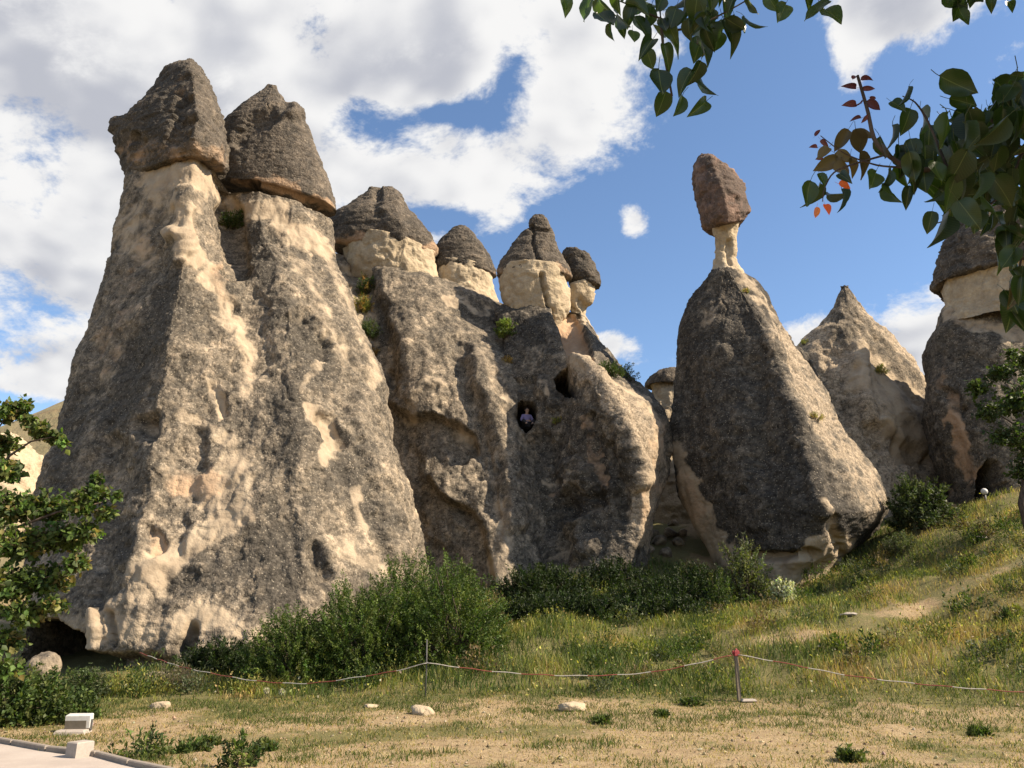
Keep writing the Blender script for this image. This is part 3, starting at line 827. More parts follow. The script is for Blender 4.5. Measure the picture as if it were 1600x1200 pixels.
# ---- slender-necked chimney with a perched block
per = empty('fairy_chimney', W(1215, 930, 29))
tag(per, 'dark egg shaped rock cone with a reddish block perched on a thin pale neck', 'rock chimney', 'fairy chimneys')
rowsE = [
    [(1128, 960, 31.0), (1160, 960, 29.7), (1195, 960, 28.4), (1235, 955, 27.5), (1280, 950, 28.2), (1300, 945, 29.4), (1312, 940, 31.2)],
    [(1122, 900, 31.0), (1150, 900, 29.6), (1190, 900, 28.3), (1240, 898, 27.3), (1290, 890, 28.0), (1312, 885, 29.4), (1325, 880, 31.2)],
    [(1106, 862, 31.2), (1140, 862, 29.7), (1190, 862, 28.0), (1252, 862, 26.6), (1310, 855, 27.2), (1340, 850, 29.0), (1356, 845, 31.0)],
    [(1076, 800, 31.6), (1115, 800, 30.0), (1180, 800, 28.1), (1270, 800, 26.2), (1335, 800, 26.8), (1372, 798, 28.6), (1390, 795, 30.8)],
    [(1056, 750, 31.8), (1100, 750, 30.3), (1165, 750, 28.6), (1268, 750, 26.6), (1322, 750, 27.3), (1358, 750, 29.1), (1378, 752, 31.2)],
    [(1047, 690, 32.0), (1090, 690, 30.6), (1150, 690, 29.2), (1255, 690, 27.4), (1298, 690, 28.2), (1325, 690, 29.7), (1340, 692, 31.6)],
    [(1054, 600, 32.2), (1088, 600, 31.0), (1140, 600, 30.0), (1228, 600, 28.6), (1258, 600, 29.4), (1275, 605, 30.6), (1285, 610, 32.2)],
    [(1062, 520, 32.3), (1090, 520, 31.4), (1130, 520, 30.6), (1196, 520, 29.7), (1215, 522, 30.2), (1228, 528, 31.1), (1237, 535, 32.3)],
    [(1078, 466, 32.3), (1100, 464, 31.6), (1130, 464, 31.1), (1166, 464, 30.7), (1185, 468, 31.0), (1198, 472, 31.5), (1207, 478, 32.3)],
    [(1106, 430, 32.2), (1116, 427, 31.7), (1128, 425, 31.4), (1142, 424, 31.3), (1155, 426, 31.5), (1166, 430, 31.8), (1176, 436, 32.3)],
    [(1112, 420, 32.2), (1120, 418, 31.9), (1128, 417, 31.8), (1138, 416, 31.7), (1146, 418, 31.8), (1152, 420, 32.0), (1157, 424, 32.2)],
]
make_rock('body', ctrl_from_rows(rowsE, .5), M_DARK, per, 2.0, 7, (.20, .045, .026, .032), .45, 2.5, key='E', seed=14, flute=.08, crust0=.30,
          paint=[('pale', .75, 'poly', [(1040, 680), (1062, 690), (1100, 770), (1135, 835), (1165, 870), (1140, 910), (1090, 900), (1060, 800)], 8), ('warm', .5, 'line', [(1060, 740), (1110, 860)], 24),
                 ('crust', -.8, 'line', [(1225, 530), (1300, 680), (1370, 790)], 44), ('pale', .35, 'line', [(1265, 640), (1290, 690), (1330, 740)], 14), ('pale', .5, 'line', [(1290, 790), (1310, 840)], 26),
                 ('pale', .9, 'poly', [(1170, 868), (1250, 858), (1285, 835), (1345, 845), (1330, 960), (1150, 960)], 8), ('pale', .55, 'line', [(1160, 425), (1185, 465), (1215, 495)], 18),
                 ('pale', .5, 'line', [(1100, 500), (1130, 465)], 14), ('pale', .4, 'line', [(1340, 700), (1380, 770)], 10), ('pale', .3, 'line', [(1155, 770), (1165, 775)], 10)],
          dents=[dict(line=[(1165, 768)], r=10, depth=.2, wob=3, pale=.3), dict(line=[(1120, 560), (1130, 700), (1180, 800)], r=40, depth=-.2, wob=14), dict(line=[(1200, 530), (1255, 690), (1285, 800)], r=18, depth=-.22, wob=8),
                 dict(line=[(1165, 872), (1270, 866)], r=12, depth=.45, wob=4), dict(line=[(1180, 580), (1200, 720)], r=24, depth=.2, wob=14), dict(line=[(1300, 810), (1310, 860)], r=12, depth=.25, wob=8)])
neck(per, [(440, 1108, 440, 1166), (425, 1114, 426, 1158), (410, 1117, 410, 1148), (392, 1118, 392, 1149), (372, 1114, 372, 1152), (350, 1110, 348, 1157), (340, 1112, 338, 1155)], 32.4, 'E', 15, .85,
     dents=[dict(line=[(1138, 375), (1140, 410)], r=6, depth=.15, wob=3)])
capE = [
    [(1108, 356, 32.6), (1120, 354, 31.8), (1135, 350, 31.6), (1150, 348, 31.8), (1160, 350, 32.4)],
    [(1100, 350, 32.6), (1114, 348, 31.6), (1136, 346, 31.2), (1156, 346, 31.6), (1166, 345, 32.5)],
    [(1097, 335, 32.6), (1112, 333, 31.4), (1136, 332, 31.0), (1160, 330, 31.4), (1174, 330, 32.5)],
    [(1090, 310, 32.6), (1106, 308, 31.4), (1130, 305, 31.0), (1154, 303, 31.4), (1168, 302, 32.5)],
    [(1085, 285, 32.6), (1100, 282, 31.6), (1122, 280, 31.2), (1146, 280, 31.6), (1160, 280, 32.5)],
    [(1082, 262, 32.6), (1096, 260, 31.9), (1114, 258, 31.5), (1134, 262, 31.8), (1146, 266, 32.5)],
    [(1090, 246, 32.6), (1098, 245, 32.1), (1110, 244, 31.9), (1122, 248, 32.1), (1130, 252, 32.5)],
    [(1096, 239, 32.6), (1101, 238, 32.4), (1107, 238, 32.3), (1112, 240, 32.4), (1116, 242, 32.6)],
]
make_rock('capstone', ctrl_from_rows(capE, .7), M_REDCAP, per, 1.8, 5, (.09, .075, .028, .025), .85, 0, key='E', seed=16, strat=.05, close_bottom=True,
          paint=[('crust', .5, 'line', [(1100, 245), (1140, 280), (1165, 320)], 20), ('warm', .25, 'line', [(1100, 270), (1115, 320), (1140, 340)], 26)],
          dents=[dict(line=[(1098, 262), (1104, 312)], r=9, depth=.15, wob=5)])
sh = [(720, 1180, 720, 1330), (640, 1190, 640, 1300), (580, 1205, 585, 1275), (548, 1212, 556, 1258), (528, 1216, 532, 1240), (516, 1222, 517, 1232)]
make_rock('shoulder', ctrl_ring(sh, 35.0, .8, 14), M_DARK, per, 2.4, None, (.2, .15, .06, .04), .4, 0, key='E2', seed=17, crust0=.1)

# ---- pointed cone without a cap
poi = empty('fairy_chimney', W(1370, 850, 36))
tag(poi, 'pointed rock cone with a thin hat tip and no capstone', 'rock chimney', 'fairy chimneys')
rowsF = [
    [(1200, 900, 36), (1255, 900, 34.6), (1310, 900, 33.8), (1370, 895, 33.4), (1430, 890, 33.6), (1480, 880, 34.8), (1525, 870, 37)],
    [(1205, 800, 36.4), (1255, 800, 35.0), (1310, 800, 34.2), (1370, 800, 33.8), (1430, 800, 34.1), (1475, 800, 35.2), (1512, 800, 37.2)],
    [(1215, 720, 36.8), (1258, 720, 35.5), (1305, 720, 34.7), (1358, 720, 34.3), (1415, 720, 34.7), (1460, 720, 35.8), (1497, 720, 37.5)],
    [(1222, 640, 37.2), (1260, 640, 36.0), (1298, 640, 35.3), (1345, 640, 34.9), (1395, 640, 35.3), (1435, 640, 36.4), (1468, 645, 37.8)],
    [(1232, 575, 37.6), (1262, 572, 36.6), (1295, 570, 35.9), (1332, 570, 35.6), (1372, 570, 36.1), (1408, 575, 37.0), (1440, 585, 38.2)],
    [(1252, 528, 37.8), (1275, 524, 37.1), (1298, 522, 36.6), (1325, 520, 36.4), (1352, 520, 36.9), (1380, 524, 37.5), (1402, 535, 38.3)],
    [(1284, 508, 37.9), (1296, 504, 37.5), (1308, 502, 37.2), (1325, 500, 37.1), (1342, 500, 37.3), (1358, 503, 37.8), (1370, 508, 38.4)],
    [(1302, 480, 38.0), (1308, 478, 37.7), (1316, 477, 37.5), (1325, 476, 37.4), (1335, 477, 37.6), (1344, 478, 37.9), (1350, 481, 38.3)],
    [(1311, 456, 38.0), (1314, 455, 37.9), (1318, 454, 37.8), (1322, 454, 37.7), (1327, 455, 37.8), (1331, 456, 37.9), (1334, 457, 38.1)],
    [(1314, 446, 38.0), (1316, 445, 38.0), (1318, 444, 37.9), (1320, 444, 37.9), (1322, 444, 37.9), (1324, 445, 38.0), (1326, 446, 38.0)],
]
make_rock('body', ctrl_from_rows(rowsF, .7), M_BODY, poi, 2.2, 7, (.26, .055, .024, .03), .35, 2.5, key='F', seed=18, flute=.10, crust0=-.7,
          paint=[('crust', .7, 'line', [(1320, 455), (1320, 510)], 40), ('crust', .6, 'line', [(1360, 510), (1400, 560), (1445, 610)], 24), ('pale', .35, 'line', [(1290, 520), (1330, 530), (1350, 545)], 16),
                 ('pale', .65, 'line', [(1350, 580), (1400, 620), (1440, 690)], 60), ('pale', .45, 'line', [(1400, 700), (1420, 680)], 20), ('pale', .45, 'line', [(1370, 700), (1385, 670)], 16),
                 ('pale', .3, 'line', [(1250, 535), (1290, 520)], 14), ('crust', .2, 'line', [(1270, 600), (1330, 660)], 36)],
          dents=[dict(line=[(1340, 540), (1350, 620), (1370, 680)], r=16, depth=-.3, wob=8), dict(line=[(1370, 680), (1440, 720)], r=22, depth=.5, wob=10), dict(line=[(1300, 560), (1310, 660)], r=30, depth=.2, wob=12),
                 dict(line=[(1385, 660), (1390, 700)], r=14, depth=-.35, wob=8)])

# ---- capped chimney at the right edge
rig = empty('fairy_chimney', W(1570, 800, 31))
tag(rig, 'thick capped rock column at the right edge behind the leafy tree', 'rock chimney', 'fairy chimneys')
rowsG = [
    [(1500, 830, 32.5), (1530, 830, 31.2), (1570, 825, 30.3), (1625, 820, 30.0), (1690, 820, 30.4), (1740, 820, 32.6)],
    [(1490, 760, 32.6), (1522, 760, 31.3), (1565, 760, 30.5), (1620, 760, 30.2), (1685, 760, 30.6), (1730, 760, 32.7)],
    [(1468, 690, 32.7), (1505, 690, 31.4), (1555, 690, 30.6), (1610, 690, 30.3), (1675, 690, 30.8), (1715, 690, 32.8)],
    [(1455, 625, 32.8), (1492, 625, 31.5), (1545, 625, 30.8), (1600, 625, 30.6), (1662, 625, 31.0), (1700, 625, 32.9)],
    [(1460, 560, 32.9), (1494, 560, 31.8), (1542, 560, 31.1), (1595, 560, 30.9), (1650, 560, 31.3), (1684, 560, 33)],
    [(1464, 522, 33.0), (1497, 520, 32.0), (1540, 520, 31.4), (1590, 520, 31.2), (1640, 520, 31.6), (1670, 520, 33)],
    [(1480, 490, 33.0), (1506, 488, 32.2), (1542, 488, 31.7), (1585, 488, 31.6), (1625, 488, 32.0), (1652, 488, 33.1)],
    [(1490, 470, 33.0), (1512, 468, 32.5), (1545, 468, 32.1), (1580, 468, 32.1), (1615, 468, 32.4), (1640, 470, 33.1)],
]
make_rock('body', ctrl_from_rows(rowsG, .75), M_BODY, rig, 2.4, 6, (.26, .06, .026, .03), .35, 2.5, key='G', seed=20, flute=.1, crust0=.25,
          paint=[('pale', .7, 'line', [(1485, 490), (1600, 530)], 24), ('warm', .5, 'line', [(1470, 570), (1480, 620), (1500, 690)], 22), ('warm', .6, 'line', [(1490, 670), (1520, 740)], 30), ('pale', .3, 'line', [(1510, 720), (1520, 760)], 26)],
          dents=[dict(poly=[(1522, 800), (1530, 740), (1545, 716), (1562, 722), (1572, 760), (1574, 800)], depth=2.6, along='y', edge=3, wob=3, crust=.3), dict(line=[(1475, 610), (1500, 640)], r=14, depth=.3, wob=8)])
neck(rig, [(510, 1478, 510, 1662), (480, 1484, 480, 1656), (455, 1480, 455, 1650), (430, 1479, 430, 1650), (415, 1478, 415, 1652)], 32.8, 'G', 21, .82, paint=[('crust', .6, 'line', [(1540, 480), (1600, 480)], 22)])
lvG = [(440, 1484, 432, 1650), (443, 1466, 432, 1668), (425, 1466, 420, 1668), (395, 1474, 390, 1662), (365, 1484, 360, 1650), (340, 1504, 335, 1630), (315, 1530, 312, 1605), (300, 1552, 300, 1585)]
make_rock('capstone', ctrl_ring(lvG, 32.8, .8, 16), M_CAP, rig, 2.2, None, (.14, .14, .05, .03), .35, 0, key='G', seed=22, strat=.06, close_bottom=True,
          paint=[('warm', .4, 'line', [(1470, 440), (1600, 430)], 18)])

# ---- small mushroom rock far back in the gap
gap = empty('fairy_chimney', W(1040, 820, 40))
tag(gap, 'small pale rock stump with a flat brown cap far back in the gap', 'rock chimney', 'fairy chimneys')
make_rock('body', ctrl_ring([(900, 930, 900, 1150), (820, 960, 820, 1130), (720, 985, 720, 1110), (655, 1004, 655, 1090), (640, 1014, 640, 1084), (615, 1020, 615, 1080), (596, 1018, 596, 1078)], 40.5, .7, 14), M_NECK, gap, 2.6, None, (.2, .12, .05, .03), .3, 0,
          key='D', seed=23, paint=[('crust', .5, 'line', [(1040, 650), (1060, 700)], 20)])
make_rock('capstone', ctrl_ring([(602, 1018, 602, 1080), (605, 1009, 605, 1088), (597, 1008, 597, 1088), (586, 1016, 586, 1082), (580, 1030, 580, 1068)], 40.5, .75, 14), M_CAP, gap, 2.2, None, (.1, .1, .05, .03), .3, 0, key='D', seed=24, close_bottom=True)

# ---- pale weathered outcrop far behind the tree at the left edge
out = empty('rock_outcrop', W(30, 760, 55))
tag(out, 'low pale rounded outcrop behind the tree at the left edge', 'rock outcrop')
make_rock('body', ctrl_ring([(800, -160, 800, 130), (765, -130, 770, 105), (735, -90, 745, 80), (705, -60, 715, 62), (690, -30, 695, 40), (684, -10, 686, 15)], 52, .8, 14), M_NECK, out, 3, None, (.5, .3, .1, .05), .3, 2.5, key='O', seed=25)

# ================================================================ ground
GP = []
for (px, py, Y) in [(20, 1068, 22), (200, 1050, 21), (420, 1055, 20.5), (600, 1052, 19.5), (500, 1010, 23), (640, 960, 25), (700, 930, 30), (800, 985, 22.5), (880, 935, 27), (900, 915, 29),
                    (1000, 920, 27.5), (1045, 850, 33), (1050, 820, 37), (1060, 960, 24), (1120, 900, 30), (1200, 930, 27), (1290, 900, 27.6), (1330, 870, 29.5), (1400, 835, 29.5), (1480, 800, 31), (1560, 772, 31),
                    (1500, 835, 27), (1600, 800, 27), (1600, 850, 24.5), (1450, 900, 24.5), (1600, 900, 22), (1400, 955, 21.5), (1600, 985, 19.0), (1250, 1005, 19.5), (1400, 1035, 17.8), (1600, 1040, 17.3),
                    (1148, 1096, 16.3), (1600, 1112, 15.2), (1000, 1035, 19.3), (800, 1040, 19), (667, 1088, 16.8), (1150, 985, 21), (1750, 780, 28), (1750, 860, 22)]:
    GP.append(W(px, py, Y))
for x in (-60, -35, -18, -10, -5, 0, 5, 10, 18, 35, 60):
    for y in (-12, 0, 8, 13):
        GP.append((x, y, 0.0 if abs(x) < 20 else 0.3))
for x, y, z in ((-60, 30, 1.0), (-35, 28, .3), (-18, 23, 0.1), (-13, 17, .02), (-60, 60, 4), (-20, 60, 5), (0, 50, 6), (20, 45, 7), (40, 40, 8), (60, 30, 7), (60, 60, 9), (0, 80, 7), (40, 22, 4), (40, 17, 2)):
    GP.append((x, y, z))
GP = np.array(GP, float)
_n = len(GP)
_d = np.hypot(GP[:, None, 0] - GP[None, :, 0], GP[:, None, 1] - GP[None, :, 1])
_K = np.zeros((_n + 3, _n + 3))
_K[:_n, :_n] = np.where(_d > 0, _d * _d * np.log(_d + 1e-9), 0) + np.eye(_n) * 0.35
_K[:_n, _n:] = np.stack([np.ones(_n), GP[:, 0], GP[:, 1]], 1)
_K[_n:, :_n] = _K[:_n, _n:].T
_wt = np.linalg.solve(_K, np.concatenate([GP[:, 2], np.zeros(3)]))


def ground_z(x, y, fine=True):
    x, y = np.atleast_1d(np.asarray(x, float)), np.atleast_1d(np.asarray(y, float))
    sh = x.shape
    x, y = x.ravel(), y.ravel()
    xc, yc = np.clip(x, -60, 60), np.clip(y, -12, 80)
    z = np.zeros(len(x))
    for a in range(0, len(x), 20000):
        s = slice(a, a + 20000)
        d = np.hypot(xc[s, None] - GP[None, :, 0], yc[s, None] - GP[None, :, 1])
        z[s] = np.where(d > 0, d * d * np.log(d + 1e-9), 0) @ _wt[:_n] + _wt[_n] + _wt[_n + 1] * xc[s] + _wt[_n + 2] * yc[s]
    z = np.clip(z, -0.15, 9)
    if fine:
        q = np.stack([x, y, 0 * x], 1)
        rise = smooth(z, 0.15, 1.2)
        z = z + 0.03 * fbm(q / 0.9, 3) + (0.04 + 0.30 * rise) * fbm(q / 3.1 + 4, 3) * smooth(y, 13, 18) + 0.02 * perlin(q / .25)
    return z.reshape(sh)


def ground_hit(px, py, y0=8.0, y1=60.0):
    """where the sight line of a photograph pixel meets the ground"""
    ys = np.linspace(y0, y1, 1500)
    d = px_dir(px, py)
    t = ys / d[1]
    gz = ground_z(d[0] * t, ys)
    h = CAM_Z + d[2] * t - gz
    k = np.where(h < 0)[0]
    k = k[0] if len(k) else len(ys) - 1
    return np.array([d[0] * t[k], ys[k], gz[k]])


def path_mask(x, y):
    """worn earth track climbing the slope at the right: 1 on the track"""
    pts = np.array([PATH_PTS[i][:2] for i in range(len(PATH_PTS))])
    q = np.stack([x, y, 0 * x], 1)
    return stroke_mask(x + .5 * fbm(q / 1.2 + 3, 2), y + .35 * fbm(q / 1.2 + 13, 2), pts, 0.66, 0.9)


PATH_PTS = [ground_hit(*p) for p in ((1200, 1004), (1260, 996), (1340, 978), (1420, 950), (1500, 918), (1600, 880), (1700, 850))]


def build_ground():
    m, N = material('dry_earth')
    P = N.new('ShaderNodeNewGeometry').outputs['Position']
    a = N.noise(P, 0.55, 5, 0.6, 0.3)
    b = N.noise(P, 3.2, 5, 0.65)
    c = N.noise(P, 22, 4, 0.7)
    st = N.noise(N.new('ShaderNodeMapping', {'Vector': P, 'Scale': (3, 26, 8)}).outputs[0], 1.0, 3, 0.6, 0.8)
    green = attr(N, 'green')
    col = N.mix(N.ramp(b, 0.3, 0.7), (0.30, 0.215, 0.125), (0.44, 0.335, 0.20))
    col = N.mix(N.math('MULTIPLY', N.ramp(st, 0.5, 0.66), 0.55), col, (0.50, 0.385, 0.21))
    col = N.mix(N.math('MULTIPLY', N.ramp(c, 0.45, 0.75), 0.4), col, (0.20, 0.145, 0.085))
    gm = N.ramp(N.math('ADD', green, N.math('MULTIPLY', N.math('SUBTRACT', b, 0.5), 1.2)), 0.4, 0.8)
    col = N.mix(N.math('MULTIPLY', gm, 0.8), col, N.mix(c, (0.075, 0.085, 0.028), (0.17, 0.165, 0.06)))
    h = N.math('ADD', N.math('MULTIPLY', b, 0.7), N.math('MULTIPLY', c, 0.6))
    h = N.math('ADD', h, N.math('MULTIPLY', st, 0.4))
    finish(N, col, 0.95, h, 0.06, 1.0, 0.1)
    dense = lambda lo, hi, s: np.arange(lo, hi, s)
    xs = np.concatenate([[-900, -500, -300, -180, -110, -80, -60, -50, -42, -36], dense(-32, -16, .8), dense(-16, 24, .16), dense(24, 40, 1.0), [42, 50, 60, 80, 110, 180, 300, 500, 900]])
    ys = np.concatenate([[-300, -120, -60, -30, -15, -8, -4, 0, 3, 6], dense(8, 32, .16), dense(32, 48, .6), [50, 55, 62, 72, 85, 110, 150, 230, 400, 800, 1800]])
    X, Y = np.meshgrid(xs, ys)
    Z = ground_z(X, Y)
    q = np.stack([X.ravel(), Y.ravel(), 0 * X.ravel()], 1)
    g = smooth(Y.ravel(), 15.0, 17.5) * .9 + 0.35 + 0.8 * fbm(q / 2.4 + 9, 3)
    g = g * (1 - path_mask(X.ravel(), Y.ravel()) * .55)
    g = np.where((Y.ravel() > 30), g - .5, g)
    V = np.stack([X, Y, Z], -1).reshape(-1, 3)
    ny, nx = X.shape
    i = np.arange(ny - 1)[:, None] * nx
    j = np.arange(nx - 1)[None, :]
    F = np.stack([i + j, i + j + 1, i + nx + j + 1, i + nx + j], -1).reshape(-1, 4)
    o = obj('ground', mesh_data('ground', V, F, [m], {'green': np.clip(g, 0, 1)}))
    tag(o, 'dry earth rising from the lawn to the foot of the rocks', 'ground', kind='structure')


build_ground()


# edge of the paved path at the lower left (kerb line), as ground points
PV = [ground_hit(-60, 1154), ground_hit(0, 1166), ground_hit(90, 1183), ground_hit(140, 1190), ground_hit(180, 1198)]
KERB = np.array([[p[0], p[1]] for p in PV])
KERB = np.concatenate([[[-16.0, KERB[0, 1] + (KERB[0, 1] - KERB[1, 1]) / (KERB[0, 0] - KERB[1, 0]) * (-16.0 - KERB[0, 0])]], KERB, [[KERB[-1, 0] + 1.5, KERB[-1, 1] - 1.3], [KERB[-1, 0] + 2.6, KERB[-1, 1] - 3.4], [KERB[-1, 0] + 3.0, KERB[-1, 1] - 7.0]]])
PAVE_POLY = np.concatenate([KERB, [[-16.0, KERB[-1, 1]]]])


def pave_mask(x, y):
    return poly_mask(np.asarray(x), np.asarray(y), PAVE_POLY, .08)

# ================================================================ plants
def foliage_material(name, gloss=0.35, trans=0.35, rough=0.45):
    m, N = material(name)
    tint = attr(N, 'tint', 'Color')
    P = N.new('ShaderNodeNewGeometry').outputs['Position']
    n = N.noise(P, 30, 2)
    v = N.ramp(n, 0.25, 0.75, 0.8 * .85, 1.2 * .85, False)
    col = N.mix(1.0, tint, N.new('ShaderNodeCombineColor', {0: v, 1: v, 2: v}).outputs[0], 'MULTIPLY')
    b = N.new('ShaderNodeBsdfPrincipled', {'Base Color': col, 'Roughness': rough, 'Specular IOR Level': gloss})
    tcol = N.mix(1.0, col, (1.5, 1.7, 0.6), 'MULTIPLY')
    t = N.new('ShaderNodeBsdfTranslucent', {'Color': tcol})
    mx = N.new('ShaderNodeMixShader', {0: trans, 1: b.outputs[0], 2: t.outputs[0]})
    N.new('ShaderNodeOutputMaterial', {'Surface': mx.outputs[0]})
    return m


M_LEAF = foliage_material('green_leaves', 0.22, 0.30, 0.55)
M_GRASS = foliage_material('grass_blades', 0.15, 0.35, 0.7)


def bark_material():
    m, N = material('bark')
    P = N.new('ShaderNodeNewGeometry').outputs['Position']
    n = N.noise(N.new('ShaderNodeMapping', {'Vector': P, 'Scale': (6, 6, 1.5)}).outputs[0], 3.0, 5, 0.65)
    finish(N, N.mix(N.ramp(n, 0.3, 0.7), (0.05, 0.035, 0.025), (0.14, 0.105, 0.08)), 0.85, n, 0.02)
    return m


M_BARK = bark_material()


def unit(v):
    return v / (np.linalg.norm(v, axis=-1, keepdims=True) + 1e-9)


def leaf_simple(P, D, S, L, Wd, T):
    """small far leaves: a folded diamond of two triangles"""
    n = len(P)
    L, Wd = L[:, None], Wd[:, None]
    U = np.cross(S, D)
    V = np.stack([P, P + D * L * .45 + S * Wd * .5 + U * Wd * .15, P + D * L, P + D * L * .45 - S * Wd * .5 + U * Wd * .15], 1).reshape(-1, 3)
    base = np.arange(n)[:, None] * 4
    F = np.concatenate([base + np.array([[0, 1, 2]]), base + np.array([[0, 2, 3]])])
    return V, F, np.repeat(T, 4, 0)


def leaf_arrays(P, D, S, L, Wd, T, bend=0.25):
    """pointed leaves: base P, direction D, side S, length L, width Wd, tint T -> verts, faces, tints (6 verts, 4 triangles each)"""
    n = len(P)
    L, Wd = L[:, None], Wd[:, None]
    U = np.cross(S, D)
    a = P
    b1 = P + D * L * .35 + S * Wd * .5 + U * Wd * bend * .5
    b2 = P + D * L * .35 - S * Wd * .5 + U * Wd * bend * .5
    c = P + D * L * .5
    d1 = P + D * L * .72 + S * Wd * .28 + U * Wd * bend * .3
    d2 = P + D * L * .72 - S * Wd * .28 + U * Wd * bend * .3
    e = P + D * L - U * L * bend * .4
    V = np.stack([a, b1, b2, c, d1, d2, e], 1).reshape(-1, 3)
    base = np.arange(n)[:, None] * 7
    F = np.concatenate([base + np.array(f)[None] for f in ((0, 3, 2), (0, 1, 3), (1, 4, 3), (2, 3, 5), (3, 4, 6), (3, 6, 5))])
    return V, F, np.repeat(T, 7, 0)


def blade_arrays(P, D, S, L, Wd, T, droop):
    """grass blades, 5 verts: a quad and a tip"""
    n = len(P)
    L, Wd = L[:, None], Wd[:, None]
    dr = np.asarray(droop)
    mid = P + D * L * .55
    tip = P + D * L + dr * L
    V = np.stack([P - S * Wd * .5, P + S * Wd * .5, mid + S * Wd * .4, mid - S * Wd * .4, tip], 1).reshape(-1, 3)
    base = np.arange(n)[:, None] * 5
    return V, base + np.array([[0, 1, 2, 3]]), base + np.array([[3, 2, 4]]), np.repeat(T, 5, 0)


def rand_unit(n):
    return unit(RNG.normal(size=(n, 3)))


def palette(n, cols, jit=0.18):
    cols = np.array(cols, float)
    k = RNG.integers(0, len(cols), n)
    c = cols[k] * (1 + jit * RNG.normal(size=(n, 1))) * (1 + 0.06 * RNG.normal(size=(n, 3)))
    return np.clip(c, 0.004, 0.9)


GREENS = [(0.055, 0.085, 0.022), (0.075, 0.105, 0.028), (0.04, 0.066, 0.02), (0.10, 0.125, 0.035)]
GREYGREEN = [(0.085, 0.10, 0.05), (0.11, 0.125, 0.065), (0.065, 0.08, 0.04)]
STRAW = [(0.40, 0.30, 0.12), (0.33, 0.24, 0.10), (0.45, 0.36, 0.17)]
YELLOWGREEN = [(0.20, 0.20, 0.045), (0.25, 0.24, 0.06), (0.15, 0.17, 0.04)]


def shrub(name, label, center, size, n_twigs, per, leaf, cols, cat='shrub', group=None, up=0.55, twig_len=0.6, stems=6, shell=0.45, mat=None, spray=0.14):
    """a shrub of arching twigs set with leaves; center = middle of its base, size = half widths and height"""
    c = np.asarray(center, float)
    per = int(per * 1.6)
    root = empty(name, c)
    tag(root, label, cat, group)
    rx, ry, h = size
    d = rand_unit(n_twigs)
    d[:, 2] = np.abs(d[:, 2])
    r = (shell + (1 - shell) * RNG.random(n_twigs)) ** 0.6
    lump = 1 + 0.28 * perlin(d * 2.1 + c * .37)
    tip = d * np.array([rx, ry, h * .97]) * (r * lump)[:, None] + c
    tip[:, 2] += 0.03 * h
    out = unit(d * np.array([1 / rx, 1 / ry, 1 / h]))
    td = unit(out * (1 - up) + np.array([0, 0, up]) + rand_unit(n_twigs) * .35)
    tl = twig_len * (.6 + .7 * RNG.random(n_twigs))
    t = RNG.random((n_twigs, per))
    P = tip[:, None, :] + td[:, None, :] * ((t - .65) * tl[:, None])[..., None]
    P = P.reshape(-1, 3) + rand_unit(n_twigs * per) * (spray * .35 * twig_len)
    D = unit(np.repeat(td, per, 0) * .9 + rand_unit(n_twigs * per))
    S = unit(np.cross(D, rand_unit(n_twigs * per)))
    tw = palette(n_twigs, cols, .2)
    T = np.repeat(tw, per, 0) * (1 + .15 * RNG.normal(size=(n_twigs * per, 1)))
    L = leaf[0] * (.7 + .6 * RNG.random(len(P)))
    Wd = leaf[1] * (.7 + .6 * RNG.random(len(P)))
    V, F, T = leaf_simple(P, D, S, L, Wd, np.clip(T, .004, .9))
    obj('foliage', mesh_data('foliage', V, F, [mat or M_LEAF], {'tint': T}), root)
    b = MB()
    for k in RNG.choice(n_twigs, min(n_twigs, stems * 6), replace=False):
        p0 = c + np.array([RNG.normal() * rx * .12, RNG.normal() * ry * .12, -.1])
        m_ = (p0 + tip[k]) / 2 + np.array([0, 0, .12 * h]) + RNG.normal(size=3) * .04 * h
        r0 = 0.012 * h + .004
        b.tube([p0, m_, tip[k]], [r0, r0 * .6, r0 * .25], 5)
    b.build('stems', M_BARK, root, True)
    return root


def on_ground(px, py):
    return ground_hit(px, py)


# ---- the big feathery bushes at the foot of the twin chimney
def at_ground(px, Y):
    x = px_dir(px, 1000)[0] * Y / px_dir(px, 1000)[1]
    return np.array([x, Y, float(ground_z(x, Y)[0])])


BUSH = [(0.040, 0.068, 0.014), (0.058, 0.092, 0.018), (0.078, 0.115, 0.024), (0.11, 0.145, 0.034)]
for (px, Y, sz, nt, lab) in ((700, 19.8, (1.65, 1.4, 2.25), 1000, 'big feathery green bush nearest the thin metal fence post'),
                             (570, 19.7, (1.6, 1.4, 2.15), 950, 'big feathery green bush, middle one of the row at the rock foot'),
                             (465, 19.3, (1.35, 1.1, 1.55), 700, 'dark low end bush of the row, close against the big cone'),
                             (640, 22.0, (1.5, 1.2, 2.35), 600, 'tall bush rising behind the row of feathery bushes')):
    shrub('bush', lab, at_ground(px, Y), sz, nt, 26, (.062, .026), BUSH, 'bush', 'feathery bushes below the big cone', .42, .55, 7, .35)
SHADE_GREENS = [(.016, .028, .009), (.026, .042, .013), (.036, .052, .017)]  # near-black leaf colour stands in for the shade below the rocks
